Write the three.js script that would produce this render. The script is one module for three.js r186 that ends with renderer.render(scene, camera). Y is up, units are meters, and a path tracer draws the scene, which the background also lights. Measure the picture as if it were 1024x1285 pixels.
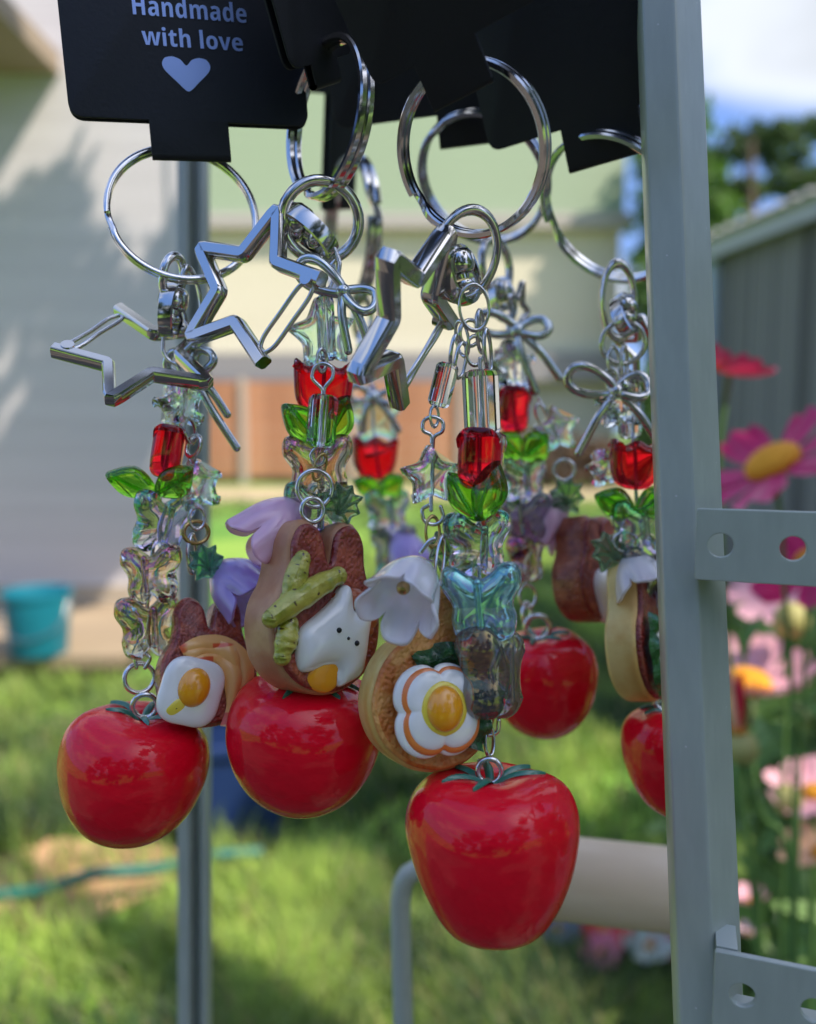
import * as THREE from 'three';
import { mergeGeometries, mergeVertices, toCreasedNormals } from 'three/addons/utils/BufferGeometryUtils.js';
import { FontLoader } from 'three/addons/loaders/FontLoader.js';
import { TextGeometry } from 'three/addons/geometries/TextGeometry.js';

// ------------------------------------------------------------------ camera, sky, sun, exposure
const scene = new THREE.Scene();
const EYE = new THREE.Vector3(0, 1.0, 0), PITCH = 5.8 * Math.PI / 180;
const camera = new THREE.PerspectiveCamera(65.45, 816 / 1024, 0.01, 400);
camera.position.copy(EYE); camera.rotation.x = -PITCH;
camera.focus = 0.15; camera.userData.fStop = 9.0;
scene.add(camera);
const SUN = new THREE.Vector3(0.50, 0.74, 0.36).normalize();
const sun = new THREE.DirectionalLight(0xfff2e2, 4.3);
sun.position.copy(SUN).multiplyScalar(40); sun.castShadow = true; sun.shadow.mapSize.set(4096, 4096);
Object.assign(sun.shadow.camera, { left: -18, right: 18, top: 18, bottom: -18, near: 1, far: 90 });
scene.add(sun, sun.target);
const renderer = new THREE.WebGLRenderer({ antialias: true });
renderer.setSize(816, 1024);
renderer.toneMapping = THREE.LinearToneMapping; renderer.toneMappingExposure = 1.62;
renderer.shadowMap.enabled = true;

// seeded noise
function rng(seed) { let s = seed >>> 0; return () => { s = (s + 0x6D2B79F5) >>> 0; let t = s; t = Math.imul(t ^ (t >>> 15), t | 1); t ^= t + Math.imul(t ^ (t >>> 7), t | 61); return ((t ^ (t >>> 14)) >>> 0) / 4294967296; }; }
const hash3 = (x, y, z) => { let h = Math.imul(x, 374761393) ^ Math.imul(y, 668265263) ^ Math.imul(z, 2147483647 ^ 0x5bd1e995); h = Math.imul(h ^ (h >>> 13), 1274126177); return ((h ^ (h >>> 16)) >>> 0) / 4294967296; };
function noise3(x, y, z = 0) {
  const xi = Math.floor(x), yi = Math.floor(y), zi = Math.floor(z), f = (t) => t * t * (3 - 2 * t), u = f(x - xi), v = f(y - yi), w = f(z - zi);
  const L = (a, b, t) => a + (b - a) * t, h = (i, j, k) => hash3(xi + i, yi + j, zi + k);
  return L(L(L(h(0, 0, 0), h(1, 0, 0), u), L(h(0, 1, 0), h(1, 1, 0), u), v), L(L(h(0, 0, 1), h(1, 0, 1), u), L(h(0, 1, 1), h(1, 1, 1), u), v), w);
}
const fbm = (x, y, z = 0, o = 5) => { let s = 0, a = 0.5, n = 0; for (let i = 0; i < o; i++) { s += a * noise3(x, y, z); n += a; x *= 2.03; y *= 2.03; z *= 2.03; a *= 0.5; } return s / n; };
const clamp = (x, a = 0, b = 1) => Math.min(b, Math.max(a, x)), smooth = (a, b, x) => { const t = clamp((x - a) / (b - a)); return t * t * (3 - 2 * t); };
const mix = (a, b, t) => a + (b - a) * t;

{ // partly cloudy sky
  const W = 1024, H = 512, d = new Float32Array(W * H * 4);
  for (let j = 0; j < H; j++) for (let i = 0; i < W; i++) {
    const lat = ((j + 0.5) / H - 0.5) * Math.PI, lon = ((i + 0.5) / W - 0.5) * 2 * Math.PI;
    const x = Math.cos(lat) * Math.cos(lon), y = Math.sin(lat), z = Math.cos(lat) * Math.sin(lon);
    const up = Math.max(y, 0), e = Math.pow(1 - up, 3);
    let c = [mix(0.11, 0.26, e), mix(0.23, 0.39, e), mix(0.58, 0.68, e)];
    const yy = up + 0.16, n = fbm(x / yy * 1.1 + 0.580424, z / yy * 1.1 + 4.660416, 0.5, 5);
    const cl = smooth(0.47, 0.66, n) * smooth(0.0, 0.22, up);
    const br = 0.66 - 0.2 * smooth(0.58, 0.8, n);
    c = c.map((v, k) => mix(v, br * [0.94, 1.0, 1.1][k], cl));
    const s = Math.max(0, x * SUN.x + y * SUN.y + z * SUN.z), g = 1.5 * Math.pow(s, 10);
    c = c.map((v, k) => v + g * [1, 0.95, 0.85][k]);
    if (y < 0) { const t = smooth(0, -0.08, y); c = c.map((v, k) => mix(v, [0.16, 0.2, 0.1][k], t)); }
    const o = (j * W + i) * 4; d[o] = c[0]; d[o + 1] = c[1]; d[o + 2] = c[2]; d[o + 3] = 1;
  }
  const sky = new THREE.DataTexture(d, W, H, THREE.RGBAFormat, THREE.FloatType);
  sky.mapping = THREE.EquirectangularReflectionMapping; sky.magFilter = sky.minFilter = THREE.LinearFilter; sky.needsUpdate = true;
  scene.background = sky; scene.environment = sky;
}

// ------------------------------------------------------------------ small tools
const V3 = (x, y, z) => new THREE.Vector3(x, y, z), DEG = Math.PI / 180;
const RIGHT = V3(1, 0, 0), UP = V3(0, Math.cos(PITCH), -Math.sin(PITCH)), BACK = V3(0, Math.sin(PITCH), Math.cos(PITCH));
// where a thing stands: column, row on a 1024 x 1285 grid and metres of distance
const at = (px, py, d) => EYE.clone().addScaledVector(RIGHT, (px - 512) * d / 1000).addScaledVector(UP, -(py - 642.5) * d / 1000).addScaledVector(BACK, -d);
const onGround = (px, py, y = 0) => { const r = at(px, py, 1).sub(EYE); return EYE.clone().addScaledVector(r, (y - EYE.y) / r.y); };
const taken = {};
function numbered(n) { const k = taken[n] = (taken[n] ?? -1) + 1; return k ? n + '_' + String(k).padStart(3, '0') : n; }
function tag(o, label, category, group, kind) { o.userData.label = label; if (category) o.userData.category = category; if (group) o.userData.group = group; if (kind) o.userData.kind = kind; return o; }
function thing(name, label, category, pos, group) { const g = new THREE.Group(); g.name = numbered(name); g.position.copy(pos); scene.add(g); return tag(g, label, category, group); }
function mesh(name, geo, mat, parent = scene) { const m = new THREE.Mesh(geo, mat); m.name = parent === scene ? numbered(name) : name; m.castShadow = m.receiveShadow = true; parent.add(m); return m; }
function noiseTex(size, fn, srgb) { // fn(u, v) -> grey or [r, g, b] in 0..1
  const d = new Uint8Array(size * size * 4);
  for (let j = 0; j < size; j++) for (let i = 0; i < size; i++) { const c = fn(i / size, j / size), o = (j * size + i) * 4; for (let k = 0; k < 3; k++) d[o + k] = 255 * clamp(Array.isArray(c) ? c[k] : c); d[o + 3] = 255; }
  const t = new THREE.DataTexture(d, size, size); t.wrapS = t.wrapT = THREE.RepeatWrapping; t.magFilter = THREE.LinearFilter; t.minFilter = THREE.LinearMipmapLinearFilter; t.generateMipmaps = true;
  if (srgb) t.colorSpace = THREE.SRGBColorSpace; t.needsUpdate = true; return t;
}
const tile = (f, u, v, s) => { // make noise wrap around
  const a = f(u * s, v * s), b = f((u - 1) * s, v * s), c = f(u * s, (v - 1) * s), d = f((u - 1) * s, (v - 1) * s), p = smooth(0.7, 1, u), q = smooth(0.7, 1, v);
  return mix(mix(a, b, p), mix(c, d, p), q);
};
const rep = (t, x, y = x) => { const c = t.clone(); c.repeat.set(x, y); c.needsUpdate = true; return c; };
const lin = (r, g, b) => new THREE.Color().setRGB(r, g, b);
const hex = (h) => new THREE.Color(h);

// ------------------------------------------------------------------ textures and materials
const nFine = noiseTex(256, (u, v) => tile((a, b) => fbm(a, b, 3.3, 5), u, v, 14));
const nGrain = noiseTex(256, (u, v) => { const p = tile((a, b) => noise3(a, b, 9.1), u, v, 34), q = tile((a, b) => fbm(a, b, 1.7, 3), u, v, 12); return 0.65 * p + 0.35 * q; });
const nSoft = noiseTex(256, (u, v) => tile((a, b) => fbm(a, b, 7.9, 4), u, v, 4));
const std = (o) => new THREE.MeshStandardMaterial({ side: THREE.DoubleSide, ...o }), phy = (o) => new THREE.MeshPhysicalMaterial(o);
const toned = (c1, c2, seed, s = 5) => noiseTex(256, (u, v) => { const t = smooth(0.3, 0.7, tile((a, b) => fbm(a, b, seed, 5), u, v, s)); return [0, 1, 2].map((k) => mix(c1[k], c2[k], t)); }, true);

const M = {
  steel: std({ color: lin(0.66, 0.64, 0.61), metalness: 1, roughness: 0.13, roughnessMap: null }),
  steelBright: std({ color: lin(0.74, 0.73, 0.72), metalness: 1, roughness: 0.16 }),
  bow: std({ color: lin(0.62, 0.67, 0.68), metalness: 1, roughness: 0.2 }),
  brass: std({ color: lin(0.55, 0.40, 0.16), metalness: 1, roughness: 0.25 }),
  clear: phy({ color: lin(0.97, 0.98, 1), transmission: 1, thickness: 1, roughness: 0.03, ior: 1.49 }),
  clearAB: phy({ color: lin(0.97, 0.98, 1), transmission: 1, thickness: 1, roughness: 0.07, ior: 1.5, iridescence: 1, iridescenceIOR: 2.1, iridescenceThicknessRange: [100, 380] }),
  smokeAB: phy({ color: lin(0.62, 0.64, 0.70), transmission: 1, thickness: 1, roughness: 0.03, ior: 1.52, iridescence: 1, iridescenceIOR: 2.1, iridescenceThicknessRange: [100, 330],  }),
  goldAB: phy({ color: lin(0.67, 0.58, 0.47), transmission: 1, thickness: 1, roughness: 0.03, ior: 1.52, iridescence: 1, iridescenceIOR: 2.1, iridescenceThicknessRange: [100, 250],  }),
  blueAB: phy({ color: lin(0.45, 0.75, 0.9), transmission: 0.85, thickness: 1, roughness: 0.05, metalness: 0.12, ior: 1.6, iridescence: 1, iridescenceIOR: 2.4, iridescenceThicknessRange: [100, 520],  }),
  darkAB: phy({ color: lin(0.44, 0.42, 0.52), transmission: 0.9, thickness: 1, roughness: 0.04, ior: 1.55, iridescence: 1, iridescenceIOR: 1.8, iridescenceThicknessRange: [100, 255],  }),
  red: phy({ color: lin(0.86, 0.012, 0.035), transmission: 0.94, thickness: 1, roughness: 0.06, ior: 1.5 }),
  green: phy({ color: lin(0.32, 0.80, 0.06), transmission: 0.92, thickness: 1, roughness: 0.05, ior: 1.5 }),
  leafGlass: phy({ color: lin(0.36, 0.56, 0.34), transmission: 0.88, thickness: 1, roughness: 0.08, ior: 1.5 }),
  tealGlass: phy({ color: lin(0.18, 0.48, 0.36), transmission: 0.8, thickness: 1, roughness: 0.1, ior: 1.5 }),
  milk: phy({ color: lin(0.97, 0.95, 0.99), transmission: 0.42, thickness: 0, roughness: 0.24, clearcoat: 1, clearcoatRoughness: 0.08, iridescence: 1, iridescenceIOR: 1.45, iridescenceThicknessRange: [100, 290] }),
  pinkMilk: phy({ color: lin(0.97, 0.70, 0.90), transmission: 0.45, thickness: 0, roughness: 0.25, clearcoat: 1, clearcoatRoughness: 0.06 }),
  lilacMilk: phy({ color: lin(0.64, 0.50, 0.95), transmission: 0.4, thickness: 0, roughness: 0.22, clearcoat: 1, clearcoatRoughness: 0.05 }),
  tomato: phy({ color: lin(0.84, 0.004, 0.021), roughness: 0.38, specularIntensity: 0.2, clearcoat: 0.65, clearcoatRoughness: 0.06, roughnessMap: rep(nSoft, 3), bumpMap: rep(nSoft, 4), bumpScale: 0.0005 }),
  calyx: phy({ color: lin(0.02, 0.17, 0.11), roughness: 0.35, clearcoat: 0.8, clearcoatRoughness: 0.12, side: THREE.DoubleSide }),
  crust: phy({ map: rep(toned([0.78, 0.58, 0.42], [0.70, 0.47, 0.33], 4.4, 4), 1 / 90), roughness: 0.5, clearcoat: 0.25, clearcoatRoughness: 0.3, bumpMap: rep(nFine, 1 / 70), bumpScale: 0.00012 }),
  crustYellow: phy({ map: rep(toned([0.93, 0.82, 0.52], [0.86, 0.68, 0.36], 5.4, 4), 1 / 90), roughness: 0.5, clearcoat: 0.25, clearcoatRoughness: 0.3, bumpMap: rep(nFine, 1 / 70), bumpScale: 0.00012 }),
  crumb: phy({ map: rep(toned([0.68, 0.38, 0.24], [0.52, 0.22, 0.13], 6.4, 7), 1 / 90), roughness: 0.42, clearcoat: 0.5, clearcoatRoughness: 0.22, bumpMap: rep(nGrain, 1 / 70), bumpScale: 0.0006 }),
  crumbRed: phy({ map: rep(toned([0.70, 0.34, 0.24], [0.50, 0.14, 0.11], 8.4, 8), 1 / 80), roughness: 0.38, clearcoat: 0.6, clearcoatRoughness: 0.2, bumpMap: rep(nGrain, 1 / 70), bumpScale: 0.0006 }),
  crumbGold: phy({ map: rep(toned([0.92, 0.66, 0.36], [0.82, 0.46, 0.18], 7.4, 9), 1 / 90), roughness: 0.45, clearcoat: 0.4, clearcoatRoughness: 0.25, bumpMap: rep(nGrain, 1 / 70), bumpScale: 0.0005 }),
  eggWhite: phy({ color: lin(0.86, 0.86, 0.84), roughness: 0.3, clearcoat: 1, clearcoatRoughness: 0.07 }),
  yolk: phy({ color: lin(0.90, 0.36, 0.005), roughness: 0.3, clearcoat: 1, clearcoatRoughness: 0.06 }),
  yolkPale: phy({ color: lin(0.85, 0.68, 0.06), roughness: 0.35, clearcoat: 0.8, clearcoatRoughness: 0.1 }),
  orangeRim: phy({ color: lin(0.82, 0.22, 0.04), roughness: 0.35, clearcoat: 0.8, clearcoatRoughness: 0.1 }),
  ham: phy({ map: rep(noiseTex(256, (u, v) => { const n = fbm(u * 3, v * 12, 2.2, 3), s = smooth(0.62, 0.72, noise3(u * 3, v * 17 + n * 3, 4)); return [mix(0.95, 0.88, s), mix(0.72, 0.38, s), mix(0.42, 0.2, s)]; }, true), 1 / 150), roughness: 0.4, clearcoat: 0.6, clearcoatRoughness: 0.15 }),
  lettuce: phy({ map: rep(toned([0.12, 0.40, 0.16], [0.05, 0.25, 0.10], 1.4, 6), 1 / 90), roughness: 0.4, clearcoat: 0.7, clearcoatRoughness: 0.15, bumpMap: rep(nFine, 1 / 50), bumpScale: 0.0006 }),
  asparagus: phy({ map: rep(noiseTex(256, (u, v) => { const t = smooth(0.35, 0.65, tile((a, b) => fbm(a, b, 3.1, 3), u, v, 5)), s = smooth(0.745, 0.80, tile((a, b) => fbm(a, b, 11.7, 2), u, v, 11)); return [mix(mix(0.72, 0.56, t), 0.25, s), mix(mix(0.70, 0.58, t), 0.14, s), mix(mix(0.28, 0.14, t), 0.05, s)]; }, true), 1, 0.7), roughness: 0.35, clearcoat: 0.9, clearcoatRoughness: 0.1, bumpMap: rep(nSoft, 2), bumpScale: 0.0006 }),
  bacon: phy({ color: lin(0.40, 0.08, 0.02), roughness: 0.35, clearcoat: 0.9, clearcoatRoughness: 0.1, bumpMap: rep(nFine, 1 / 60), bumpScale: 0.0005 }),
  black: std({ color: lin(0.008, 0.008, 0.01), roughness: 0.5 }),
  card: phy({ color: lin(0.008, 0.009, 0.015), roughness: 0.6, side: THREE.DoubleSide, bumpMap: rep(nFine, 1 / 60), bumpScale: 0.00006 }),
  foil: std({ color: lin(0.42, 0.55, 0.92), metalness: 0.55, roughness: 0.32 }),  // blue of the mirrored sky is put into the foil colour
  paint: phy({ map: rep(noiseTex(512, (u, v) => { const t = tile((a, b) => fbm(a, b * 0.25, 2.6, 4), u, v, 24), s = smooth(0.905, 0.95, tile((a, b) => noise3(a, b, 6.6), u, v, 60)) * smooth(0.5, 0.6, tile((a, b) => noise3(a, b, 2.6), u, v, 9)), w = smooth(0.93, 0.97, tile((a, b) => noise3(a * 3, b * 0.3, 1.6), u, v, 40)) * 0.3; return [0.665, 0.70, 0.665].map((c, k) => mix(mix(c * (0.95 + 0.1 * t), 0.82, s * 0.8), 0.42, w)); }, true), 22), roughness: 0.42, roughnessMap: rep(noiseTex(256, (u, v) => 0.62 + 0.38 * tile((a, b) => fbm(a * 2, b * 0.4, 4.4, 4), u, v, 12)), 30), clearcoat: 0.3, clearcoatRoughness: 0.2, side: THREE.DoubleSide }),
  handle: std({ map: toned([0.86, 0.79, 0.68], [0.80, 0.72, 0.60], 3.4, 6), roughness: 0.55 }),
};
M.tomato.roughness = 0.55;

// ------------------------------------------------------------------ shapes (x right, y up, z towards the viewer)
const crease = (g, a = 0.6) => toCreasedNormals(g, a);
function weld(g) { g.deleteAttribute('normal'); const u = mergeVertices(g, 1e-5); u.computeVertexNormals(); return u; }
function geoFrom(pos, idx, uv) { const g = new THREE.BufferGeometry(); g.setAttribute('position', new THREE.Float32BufferAttribute(pos, 3)); g.setAttribute('uv', new THREE.Float32BufferAttribute(uv ?? new Array(pos.length / 3 * 2).fill(0), 2)); g.setIndex(idx); g.computeVertexNormals(); return g; }
function merge(list) { return mergeGeometries(list.map((g) => { const n = g.index ? g.toNonIndexed() : g.clone(); for (const k of Object.keys(n.attributes)) if (!['position', 'normal', 'uv'].includes(k)) n.deleteAttribute(k); return n; })); }
const mv = (g, x = 0, y = 0, z = 0, rx = 0, ry = 0, rz = 0, s = 1) => { const m = new THREE.Matrix4().compose(V3(x, y, z), new THREE.Quaternion().setFromEuler(new THREE.Euler(rx * DEG, ry * DEG, rz * DEG)), Array.isArray(s) ? V3(...s) : V3(s, s, s)); g.applyMatrix4(m); return g; };
const spline = (pts, closed = false, t = 0.5) => new THREE.CatmullRomCurve3(pts.map((p) => V3(p[0], p[1], p[2] ?? 0)), closed, 'catmullrom', t);
function tube(pts, r, closed = false, seg = 0, rad = 9) {
  const g = new THREE.TubeGeometry(spline(pts, closed), seg || pts.length * 7, r, rad, closed);
  if (closed) return g;
  const a = pts[0], b = pts.at(-1);
  return merge([g, mv(new THREE.SphereGeometry(r, rad, 6), a[0], a[1], a[2] ?? 0), mv(new THREE.SphereGeometry(r, rad, 6), b[0], b[1], b[2] ?? 0)]);
}
const ring = (r, w, rx = 1) => mv(new THREE.TorusGeometry(r, w, 12, 44), 0, 0, 0, 0, 0, 0, [rx, 1, 1]);
function outline(pts, closedSmooth = true, t = 0.5) { // smooth closed outline through points -> Vector2 list
  if (!closedSmooth) return pts.map((p) => new THREE.Vector2(...p));
  return spline(pts, true, t).getPoints(pts.length * 6).slice(0, -1).map((p) => new THREE.Vector2(p.x, p.y));
}
function slab(pts, depth, bevel, seg = 4, ang = 0.7) { // plate with rounded rim, centred on z = 0; outline includes the rim
  const g = new THREE.ExtrudeGeometry(new THREE.Shape(pts), { depth: Math.max(0.01, depth - 2 * bevel), bevelEnabled: bevel > 0, bevelSize: bevel, bevelOffset: -bevel, bevelThickness: bevel, bevelSegments: seg, curveSegments: 12 });
  g.translate(0, 0, -depth / 2 + bevel); return crease(g, ang);
}
function puff(pts, h, p = 2.2, rings = 12, cx = 0, cy = 0) { // cushion on z = 0 that rises to h
  const n = pts.length, pos = [], uv = [], idx = [];
  for (let k = 0; k <= rings; k++) { const t = Math.sin(k / rings * Math.PI / 2), z = h * Math.pow(Math.max(0, 1 - Math.pow(t, p)), 1 / p); for (const q of pts) { pos.push(cx + (q.x - cx) * t, cy + (q.y - cy) * t, z); uv.push(cx + (q.x - cx) * t, cy + (q.y - cy) * t); } }
  for (const q of pts) { pos.push(q.x, q.y, -h * 0.35); uv.push(q.x, q.y); }
  const R = rings + 1;
  for (let k = 0; k < R; k++) for (let i = 0; i < n; i++) { const a = k * n + i, b = k * n + (i + 1) % n; idx.push(a, a + n, b + n, a, b + n, b); }
  const g = geoFrom(pos, idx, uv), nn = g.attributes.normal; for (let i = 0; i < n; i++) nn.setXYZ(i, 0, 0, 1);
  return g;
}
function inflate(pts, h, R, rings = 26, cx = 0, cy = 0) { // pillow whose height follows the distance to its rim
  const n = pts.length, pos = [], uv = [], idx = [], seg = (x, y) => { let m = 1e9; for (let i = 0; i < n; i++) { const a = pts[i], b = pts[(i + 1) % n], dx = b.x - a.x, dy = b.y - a.y, t = clamp(((x - a.x) * dx + (y - a.y) * dy) / (dx * dx + dy * dy + 1e-9)); m = Math.min(m, Math.hypot(x - a.x - dx * t, y - a.y - dy * t)); } return m; };
  for (let k = 0; k <= rings; k++) { const t = Math.sin(k / rings * Math.PI / 2); for (const q of pts) { const x = cx + (q.x - cx) * t, y = cy + (q.y - cy) * t; let s = 0; for (const [ox, oy] of [[0, 0], [3, 0], [-3, 0], [0, 3], [0, -3], [6, 3], [-6, 3], [3, -6], [-3, -6]]) { const e = clamp(seg(x + ox * Math.min(1, (1 - t) * 6), y + oy * Math.min(1, (1 - t) * 6)) / R); s += Math.sqrt(1 - (1 - e) ** 2); } pos.push(x, y, h * s / 9); uv.push(x, y); } }
  for (const q of pts) { pos.push(q.x, q.y, -h * 0.35); uv.push(q.x, q.y); }
  for (let k = 0; k <= rings; k++) for (let i = 0; i < n; i++) { const a = k * n + i, b = k * n + (i + 1) % n; idx.push(a, a + n, b + n, a, b + n, b); }
  const g = geoFrom(pos, idx, uv), nn = g.attributes.normal; for (let i = 0; i < n; i++) nn.setXYZ(i, 0, 0, 1);
  g.deleteAttribute('uv'); return weld(g);
}
function barFrame(pts, closed, w, d, tips = 0.12) { // square bar with softened edges along a flat zigzag
  const P = []; const n = pts.length;
  for (let i = 0; i < n; i++) {
    const p = new THREE.Vector2(...pts[i]);
    if (!closed && (i === 0 || i === n - 1)) { P.push(p); continue; }
    const a = new THREE.Vector2(...pts[(i + n - 1) % n]), b = new THREE.Vector2(...pts[(i + 1) % n]);
    const t = pts[i][2] ?? tips, A = p.clone().lerp(a, t), B = p.clone().lerp(b, t);
    for (const s of [0, 0.33, 0.67, 1]) P.push(A.clone().multiplyScalar((1 - s) ** 2).addScaledVector(p, 2 * s * (1 - s)).addScaledVector(B, s * s));
  }
  const c = 0.36, prof = [[-1, -1 + c], [-1, 1 - c], [-1 + c, 1], [1 - c, 1], [1, 1 - c], [1, -1 + c], [1 - c, -1], [-1 + c, -1]];
  const N = P.length, m = prof.length, pos = [], idx = [];
  for (let i = 0; i < N; i++) {
    const a = P[closed ? (i + N - 1) % N : Math.max(0, i - 1)], b = P[closed ? (i + 1) % N : Math.min(N - 1, i + 1)];
    const t1 = P[i].clone().sub(a), t2 = b.clone().sub(P[i]); if (t1.length() < 1e-9) t1.copy(t2); if (t2.length() < 1e-9) t2.copy(t1); t1.normalize(); t2.normalize();
    const n1 = new THREE.Vector2(-t1.y, t1.x), n2 = new THREE.Vector2(-t2.y, t2.x), mi = n1.clone().add(n2).normalize(), k = Math.min(1.35, 1 / Math.max(0.3, mi.dot(n1)));
    for (const [u, v] of prof) pos.push(P[i].x + mi.x * u * w * k, P[i].y + mi.y * u * w * k, v * d);
  }
  const S = closed ? N : N - 1;
  for (let i = 0; i < S; i++) for (let j = 0; j < m; j++) { const a = i * m + j, b = i * m + (j + 1) % m, c2 = ((i + 1) % N) * m + (j + 1) % m, d2 = ((i + 1) % N) * m + j; idx.push(a, b, c2, a, c2, d2); }
  if (!closed) for (const e of [0, N - 1]) for (let j = 1; j < m - 1; j++) idx.push(e * m, e ? e * m + j : e * m + j + 1, e ? e * m + j + 1 : e * m + j);
  return crease(geoFrom(pos, idx), 0.72);
}
function splitRing(w, h, start) { // unit-radius ring of two flat coils; w radial, h axial half sizes
  const N = 150, c = 0.45, prof = [[-1, -1 + c], [-1, 1 - c], [-1 + c, 1], [1 - c, 1], [1, 1 - c], [1, -1 + c], [1 - c, -1], [-1 + c, -1]], m = prof.length, pos = [], idx = [];
  for (let i = 0; i <= N; i++) {
    const t = i / N * 4 * Math.PI * 0.985, ph = start * DEG + t, z = h * 2.05 * (smooth(2 * Math.PI - 0.16, 2 * Math.PI + 0.16, t) - 0.5), bend = 0.5 * w * Math.exp(-((t - 2 * Math.PI) ** 2) / 0.02);
    for (const [u, v] of prof) { const r = 1 + u * w - bend; pos.push(Math.cos(ph) * r, Math.sin(ph) * r, z + v * h); }
  }
  for (let i = 0; i < N; i++) for (let j = 0; j < m; j++) { const a = i * m + j, b = i * m + (j + 1) % m; idx.push(a, b, b + m, a, b + m, a + m); }
  for (const e of [0, N]) for (let j = 1; j < m - 1; j++) idx.push(e * m, e * m + j, e * m + j + 1);
  return crease(geoFrom(pos, idx), 0.7);
}
// rigid frame from where its x and y units appear on the grid (rows down), flip chooses which way it leans
function frame(x, y, d, a, b, flip = 1) {
  const A = [a[0], -a[1]], B = [b[0], -b[1]], ox = (x - 512) / 1000, oy = -(y - 642.5) / 1000;
  const ab = A[0] * B[0] + A[1] * B[1], D = A[0] ** 2 + A[1] ** 2 - B[0] ** 2 - B[1] ** 2;
  let za = Math.sqrt(Math.max((-D + Math.sqrt(D * D + 4 * ab * ab)) / 2, 1)), zb = Math.abs(za) > 2 ? -ab / za : Math.sqrt(Math.max(0, D)); za *= flip; zb *= flip;
  const col = (v, z) => V3(v[0] - z * ox, v[1] - z * oy, z), err = (p, q) => { const X = col(A, p), Y = col(B, q); return [X.dot(Y), X.lengthSq() - Y.lengthSq()]; };
  for (let k = 0; k < 60; k++) { const e = err(za, zb), h = 1e-3, e1 = err(za + h, zb), e2 = err(za, zb + h), m = [(e1[0] - e[0]) / h, (e2[0] - e[0]) / h, (e1[1] - e[1]) / h, (e2[1] - e[1]) / h], dt = m[0] * m[3] - m[1] * m[2] || 1e-6; const da = (e[0] * m[3] - e[1] * m[1]) / dt, db = (e[1] * m[0] - e[0] * m[2]) / dt, c = Math.min(1, 40 / (Math.hypot(da, db) + 1e-9)); za -= da * c; zb -= db * c; }
  const X = col(A, za), Y = col(B, zb), s = X.length(); X.normalize(); Y.addScaledVector(X, -X.dot(Y)).normalize(); const Z = V3(0, 0, 0).crossVectors(X, Y).normalize();
  return { x, y, d, s, m: new THREE.Matrix4().makeBasis(X, Y, Z) };
}
// a turn away from facing the viewer
function turned(x, y, d, rx = 0, ry = 0, rz = 0, s = 1) {
  const q = new THREE.Quaternion().setFromUnitVectors(V3(0, 0, 1), V3(-(x - 512) / 1000, (y - 642.5) / 1000, 1).normalize());
  return { x, y, d, s, m: new THREE.Matrix4().makeRotationFromQuaternion(q).multiply(new THREE.Matrix4().makeRotationFromEuler(new THREE.Euler(rx * DEG, ry * DEG, rz * DEG, 'ZYX'))) };
}
function fit(tips2, tipsPx, d, flip) { // least squares: flat shape points -> grid points
  const n = tips2.length, c = [0, 0], q = [0, 0]; for (let i = 0; i < n; i++) { c[0] += tips2[i][0] / n; c[1] += tips2[i][1] / n; q[0] += tipsPx[i][0] / n; q[1] += tipsPx[i][1] / n; }
  let xx = 0, xy = 0, yy = 0, ux = 0, uy = 0, vx = 0, vy = 0;
  for (let i = 0; i < n; i++) { const X = tips2[i][0] - c[0], Y = tips2[i][1] - c[1], U = tipsPx[i][0] - q[0], W = tipsPx[i][1] - q[1]; xx += X * X; xy += X * Y; yy += Y * Y; ux += U * X; uy += U * Y; vx += W * X; vy += W * Y; }
  const det = xx * yy - xy * xy, a = [(ux * yy - uy * xy) / det, (vx * yy - vy * xy) / det], b = [(uy * xx - ux * xy) / det, (vy * xx - vx * xy) / det];
  return frame(q[0] - a[0] * c[0] - b[0] * c[1], q[1] - a[1] * c[0] - b[1] * c[1], d, a, b, flip);
}
const CAM = new THREE.Matrix4().makeBasis(RIGHT, UP, BACK);
function put(geo, F, parent) { // geometry in frame units -> metres around its thing's base
  let root = parent; const off = V3(0, 0, 0); while (root !== scene && root) { off.add(root.position); root = root.parent; }
  const g = geo.clone(), k = F.s * F.d / 1000, p = at(F.x, F.y, F.d).sub(off);
  g.applyMatrix4(new THREE.Matrix4().makeScale(k, k, k)); g.applyMatrix4(F.m); g.applyMatrix4(CAM); g.translate(p.x, p.y, p.z); return g;
}
const piece = (parent, name, geo, mat, F) => mesh(name, put(geo, F, parent), mat, parent);
// ------------------------------------------------------------------ charm shapes
const PROFILES = [
  [[0, -1.0], [0.24, -0.985], [0.48, -0.89], [0.71, -0.68], [0.87, -0.40], [0.965, -0.08], [1.0, 0.2], [0.975, 0.47], [0.885, 0.70], [0.73, 0.86], [0.52, 0.94], [0.32, 0.94], [0.16, 0.885], [0.06, 0.83], [0, 0.81]],
  [[0, -1.02], [0.28, -1.02], [0.41, -0.985], [0.57, -0.87], [0.73, -0.62], [0.875, -0.27], [0.96, 0.05], [1.0, 0.33], [0.97, 0.58], [0.88, 0.775], [0.73, 0.905], [0.53, 0.965], [0.32, 0.95], [0.16, 0.895], [0.06, 0.84], [0, 0.82]]].map((p) => spline(p, false, 0.5).getPoints(90));
const tomTop = (r, C) => { for (let i = C.length - 1; i > 0; i--) if (C[i - 1].x >= r && C[i].x <= r && C[i].y > 0.4) return mix(C[i].y, C[i - 1].y, clamp((r - C[i].x) / (C[i - 1].x - C[i].x + 1e-6))); return 0.9; };
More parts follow.
